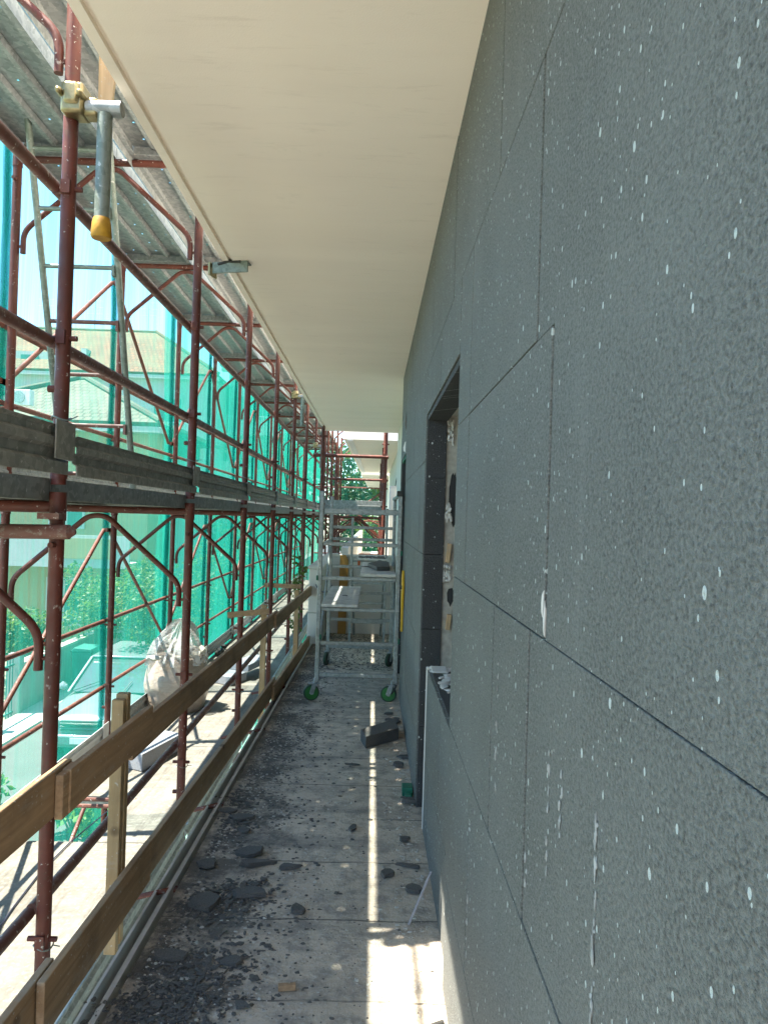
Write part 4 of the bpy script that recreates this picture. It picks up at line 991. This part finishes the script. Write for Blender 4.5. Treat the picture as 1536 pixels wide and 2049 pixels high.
def car(cx, cy0, label):
    t = thing('parked_car', label, 'car', (cx, cy0 + 2.1, GZ))
    W = .88
    # stations along the length: y, half width, height of shoulder line, height of sill
    st_ = [(0.0, .62, .62, .34), (.06, .76, .74, .28), (.22, .84, .90, .24), (.75, W, .99, .23), (1.35, W, 1.06, .23), (2.4, W + .01, 1.08, .23), (3.5, W, 1.10, .23), (4.05, .86, 1.08, .26), (4.18, .78, .98, .34)]
    m = MB(); n = 0
    for (yy, hw, zt, zb) in st_:
        ring = [(-hw, zb + .08), (-hw - .02, (zb + zt) * .5), (-hw + .01, zt - .10), (-hw * .88, zt - .02), (-hw * .45, zt + .025), (0, zt + .035), (hw * .45, zt + .025), (hw * .88, zt - .02), (hw - .01, zt - .10), (hw + .02, (zb + zt) * .5), (hw, zb + .08), (hw * .85, zb), (-hw * .85, zb)]
        n = len(ring); m.v += [Vector((cx + a, cy0 + yy, GZ + b)) for a, b in ring]
    for j in range(len(st_) - 1): m.f += [(j * n + i, j * n + (i + 1) % n, (j + 1) * n + (i + 1) % n, (j + 1) * n + i) for i in range(n)]
    m.f += [tuple(range(n)), tuple((len(st_) - 1) * n + i for i in reversed(range(n)))]
    b = m.build('body', 'car_paint', t); s = b.modifiers.new('sub', 'SUBSURF'); s.levels = s.render_levels = 2
    # cabin: roof and pillars, with glass set into it
    z1, z2 = GZ + 1.06, GZ + 1.62
    g = MB(); lo = [(-.76, 1.15), (.76, 1.15), (.80, 3.95), (-.80, 3.95)]; hi = [(-.60, 1.95), (.60, 1.95), (.62, 3.75), (-.62, 3.75)]
    g.v = [Vector((cx + a, cy0 + b_, z1)) for a, b_ in lo] + [Vector((cx + a, cy0 + b_, z2)) for a, b_ in hi]
    g.f = [(0, 1, 5, 4), (1, 2, 6, 5), (2, 3, 7, 6), (3, 0, 4, 7), (4, 5, 6, 7), (3, 2, 1, 0)]
    g.build('glasshouse', 'car_glass', t, bevel=.03)
    rf = MB(); rf.prism([(cx - .63, cy0 + 1.90), (cx + .63, cy0 + 1.90), (cx + .66, cy0 + 3.8), (cx - .66, cy0 + 3.8)], 'Z', z2 - .015, z2 + .035); rf.build('roof', 'car_paint', t, bevel=.03)
    for s_ in (-1, 1):
        MB().beam((cx + s_ * .775, cy0 + 1.12, z1), (cx + s_ * .615, cy0 + 1.93, z2), .055, .05).build('pillar', 'car_paint', t, bevel=.01)
        MB().beam((cx + s_ * .795, cy0 + 2.55, z1), (cx + s_ * .625, cy0 + 2.62, z2), .05, .07, (0, 1, 0)).build('pillar', 'car_dark', t, bevel=.01)
        MB().beam((cx + s_ * .81, cy0 + 3.85, z1), (cx + s_ * .63, cy0 + 3.7, z2), .06, .1, (0, 1, 0)).build('pillar', 'car_paint', t, bevel=.01)
        mi = MB(); lump(mi, (cx + s_ * .98, cy0 + 1.38, GZ + 1.12), (.10, .06, .08), random.Random(2), 2); mi.build('mirror', 'car_paint', t)
        MB().prism([(cx + s_ * .50, GZ + .66), (cx + s_ * .80, GZ + .68), (cx + s_ * .82, GZ + .82), (cx + s_ * .52, GZ + .80)], 'Y', cy0 + .015, cy0 + .2).build('headlight', 'lamp_glass', t, bevel=.02)
        for yy in (.78, 3.35):
            w = MB().tube([(cx + s_ * .70, cy0 + yy, GZ + .32), (cx + s_ * .90, cy0 + yy, GZ + .32)], .32, 22).build('wheel', 'rubber', t)
            MB().tube([(cx + s_ * .89, cy0 + yy, GZ + .32), (cx + s_ * .912, cy0 + yy, GZ + .32)], [.21, .18], 18).build('rim', 'aluminium', w)
    gl = MB()
    for k in range(4): gl.box(cx - .46, cx + .46, cy0 - .02, cy0 + .05, GZ + .63 + .05 * k, GZ + .655 + .05 * k)
    gl.build('grille', 'car_dark', t, smooth=False)
    MB().box(cx - .78, cx + .78, cy0 - .05, cy0 + .12, GZ + .36, GZ + .56).build('bumper', 'car_paint', t, bevel=.04)
    MB().box(cx - .26, cx + .26, cy0 - .062, cy0 - .052, GZ + .40, GZ + .51).build('number_plate', 'plate_white', t, smooth=False)
    for k in (-1, 1): MB().beam((cx + k * .5 - .2, cy0 + 1.12, z1 + .03), (cx + k * .3 + .1, cy0 + 1.36, z1 + .2), .015, .012).build('wiper', 'car_dark', t)
    return t
car(-5.15, 13.9, 'silver white car parked in the street below the plastic sack')

def house(name, label, x0, x1, y0, y1, ze, zr, wall, roof, wins, hip=True, balc=()):
    t = thing(name, label, 'house', ((x0 + x1) / 2, (y0 + y1) / 2, GZ), 'houses across the street')
    MB().box(x0, x1, y0, y1, GZ, ze).build('wall', wall, t, smooth=False)
    o = .45; d = (y1 - y0) / 2 + o; ym = (y0 + y1) / 2; h = d if hip else -.0
    A, B, C, D = (x0 - o, y0 - o, ze), (x1 + o, y0 - o, ze), (x1 + o, y1 + o, ze), (x0 - o, y1 + o, ze)
    P_, Q = (x0 - o + h, ym, zr), (x1 + o - h, ym, zr)
    if hip and P_[0] > Q[0]: mx = (x0 + x1) / 2; P_, Q = (mx - .05, ym, zr), (mx + .05, ym, zr)
    rf = MB().slope(A, B, Q, P_).slope(C, D, P_, Q)
    if hip:
        for (a, b, c) in ((B, C, Q), (D, A, P_)): rf.slope(a, b, c, (c[0], c[1] + (.01 if a == B else -.01), c[2]))
    else:
        rf.prism([(y0, ze), (y1, ze), (ym, zr - .15)], 'X', x1 - .1, x1); 
    rfo = rf.build('roof', roof, t, smooth=False)
    rc = MB().tube([P_, Q], .11, 8)
    if hip:
        for (a, b) in ((A, P_), (B, Q)): rc.tube([Vector(a) + Vector((0, 0, .05)), Vector(b) + Vector((0, 0, .05))], .11, 8)
    rc.build('ridge_tiles', roof, rfo)
    MB().box(x0 - o + .02, x1 + o - .02, y0 - o + .02, y0 - .01, ze - .32, ze - .13).build('fascia', 'white_render', t, smooth=False)
    for (wx, wz, ww, wh) in wins:
        f = MB()
        f.box(wx - ww / 2 - .08, wx + ww / 2 + .08, y0 - .05, y0 - .004, wz - .08, wz).box(wx - ww / 2 - .08, wx + ww / 2 + .08, y0 - .05, y0 - .004, wz + wh, wz + wh + .08).box(wx - ww / 2 - .08, wx - ww / 2, y0 - .05, y0 - .004, wz, wz + wh).box(wx + ww / 2, wx + ww / 2 + .08, y0 - .05, y0 - .004, wz, wz + wh)
        fo = f.build('window', 'white_render', t, smooth=False)
        MB().box(wx - ww / 2, wx + ww / 2, y0 - .03, y0 - .005, wz, wz + wh).build('pane', 'shutter_green', fo, smooth=False)
        MB().box(wx - .03, wx + .03, y0 - .045, y0 - .032, wz, wz + wh).build('mullion', 'white_render', fo, smooth=False)
    for (bx, bz, bw, bh, solid) in balc:
        b = MB().box(bx - bw / 2, bx + bw / 2, y0 - 1.1, y0 - .003, bz - .16, bz)
        bo = b.build('balcony', 'white_render', t, smooth=False)
        if solid:
            MB().box(bx - bw / 2, bx + bw / 2, y0 - 1.1, y0 - 1.0, bz + .002, bz + bh).build('parapet', 'white_render', bo, smooth=False)
            MB().box(bx + bw * .10, bx + bw * .42, y0 - 1.13, y0 - 1.105, bz + .12, bz + bh - .1).build('grille', 'yellow_render', bo, smooth=False)
        else:
            r2 = MB().box(bx - bw / 2, bx + bw / 2, y0 - 1.1, y0 - 1.06, bz + bh - .05, bz + bh)
            for i in range(int(bw / .13)): r2.box(bx - bw / 2 + i * .13, bx - bw / 2 + i * .13 + .025, y0 - 1.09, y0 - 1.07, bz + .002, bz + bh - .05)
            r2.build('railing', 'white_metal', bo, smooth=False)
    return t
house('yellow_house', 'yellow rendered house with hipped tile roof and green shutters', -14.5, -7.3, 24.5, 31.5, 4.35, 6.35, 'yellow_render', 'grey_tiles',
      [(-9.9, .95, 1.0, 1.5), (-12.4, .95, 1.0, 1.5), (-9.9, -2.2, 1.0, 1.4), (-8.0, -.9, .35, .35)], True, [(-10.2, -.15, 5.4, .85, True)])
hb = house('white_house', 'long white house with wide terracotta roof behind the yellow one', -30, -9.2, 42, 51, 9.2, 12.6, 'white_render', 'terracotta',
      [(-11.6, 6.3, 1.5, 1.5), (-15.5, 6.3, 1.5, 1.5), (-19, 6.3, 1.3, 1.4), (-12.5, 2.6, 1.5, 1.6), (-10.4, 2.6, .8, 1.6)], True, [(-11.8, 5.4, 4.4, 1.0, False), (-12, 1.9, 4.4, 1.0, False)])
# roof terrace cut into the long roof: cheek walls and parapet
dm = MB().box(-21.3, -16.6, 42.6, 43.0, 9.35, 10.35).box(-21.3, -21.0, 43.0, 45.4, 9.4, 10.7).box(-16.9, -16.6, 43.0, 45.4, 9.4, 10.7)
dm.build('roof_terrace', 'white_render', hb, smooth=False)
for (x, z) in ((-17.4, 9.6), (-19.6, 9.6)): MB().box(x - .5, x + .5, 42.55, 42.59, z, z + .55).build('terrace_grille', 'shutter_green', hb, smooth=False)
hp = thing('porch_house', 'low annex with sloping tiled roof right of the yellow house', 'house', (-6.4, 28, GZ), 'houses across the street')
MB().box(-7.25, -5.2, 27, 32, GZ, 3.4).build('wall', 'white_render', hp, smooth=False)
MB().slope((-7.0, 26.7, 4.4), (-7.0, 32.3, 4.4), (-4.9, 32.3, 3.5), (-4.9, 26.7, 3.5)).build('roof', 'grey_tiles', hp, smooth=False)
house('white_block', 'tall white apartment block with railed balconies at the right', -9.0, -6.0, 46, 54, 10.5, 12.3, 'white_render', 'grey_tiles',
      [(-8.1, 7.2, .9, 1.5), (-6.9, 4.0, .9, 1.5), (-8.1, 4.0, .9, 1.5), (-6.9, 7.2, .9, 1.5)], True, [(-7.5, 6.4, 2.8, 1.0, False), (-7.5, 3.2, 2.8, 1.0, False)])
ac = thing('air_conditioner', 'white air conditioner on the roof edge left of the yellow house', 'air conditioner', (-11.2, 24.2, 4.6))
MB().box(-11.55, -10.95, 23.9, 24.2, 4.75, 5.25).build('casing', 'white_metal', ac, bevel=.02, smooth=False)
MB().tube([(-11.3, 23.89, 5.0), (-11.3, 23.86, 5.0)], .19, 18).build('fan_grille', 'galvanised', ac)
for i, x in enumerate((-20.5, -14.2, -17.5)):
    a = MB().tube([(x, 46.5, 12.4), (x, 46.5, 14.6)], .02, 6)
    for z in (13.6, 14.0, 14.4): a.tube([(x - .5, 46.5, z), (x + .5, 46.5, z)], .012, 5)
    tag(a.build('roof_aerial', 'dark_galvanised'), f'thin television aerial on the terracotta ridge, {["left one", "right one", "middle one"][i]}', 'aerial', 'roof aerials')
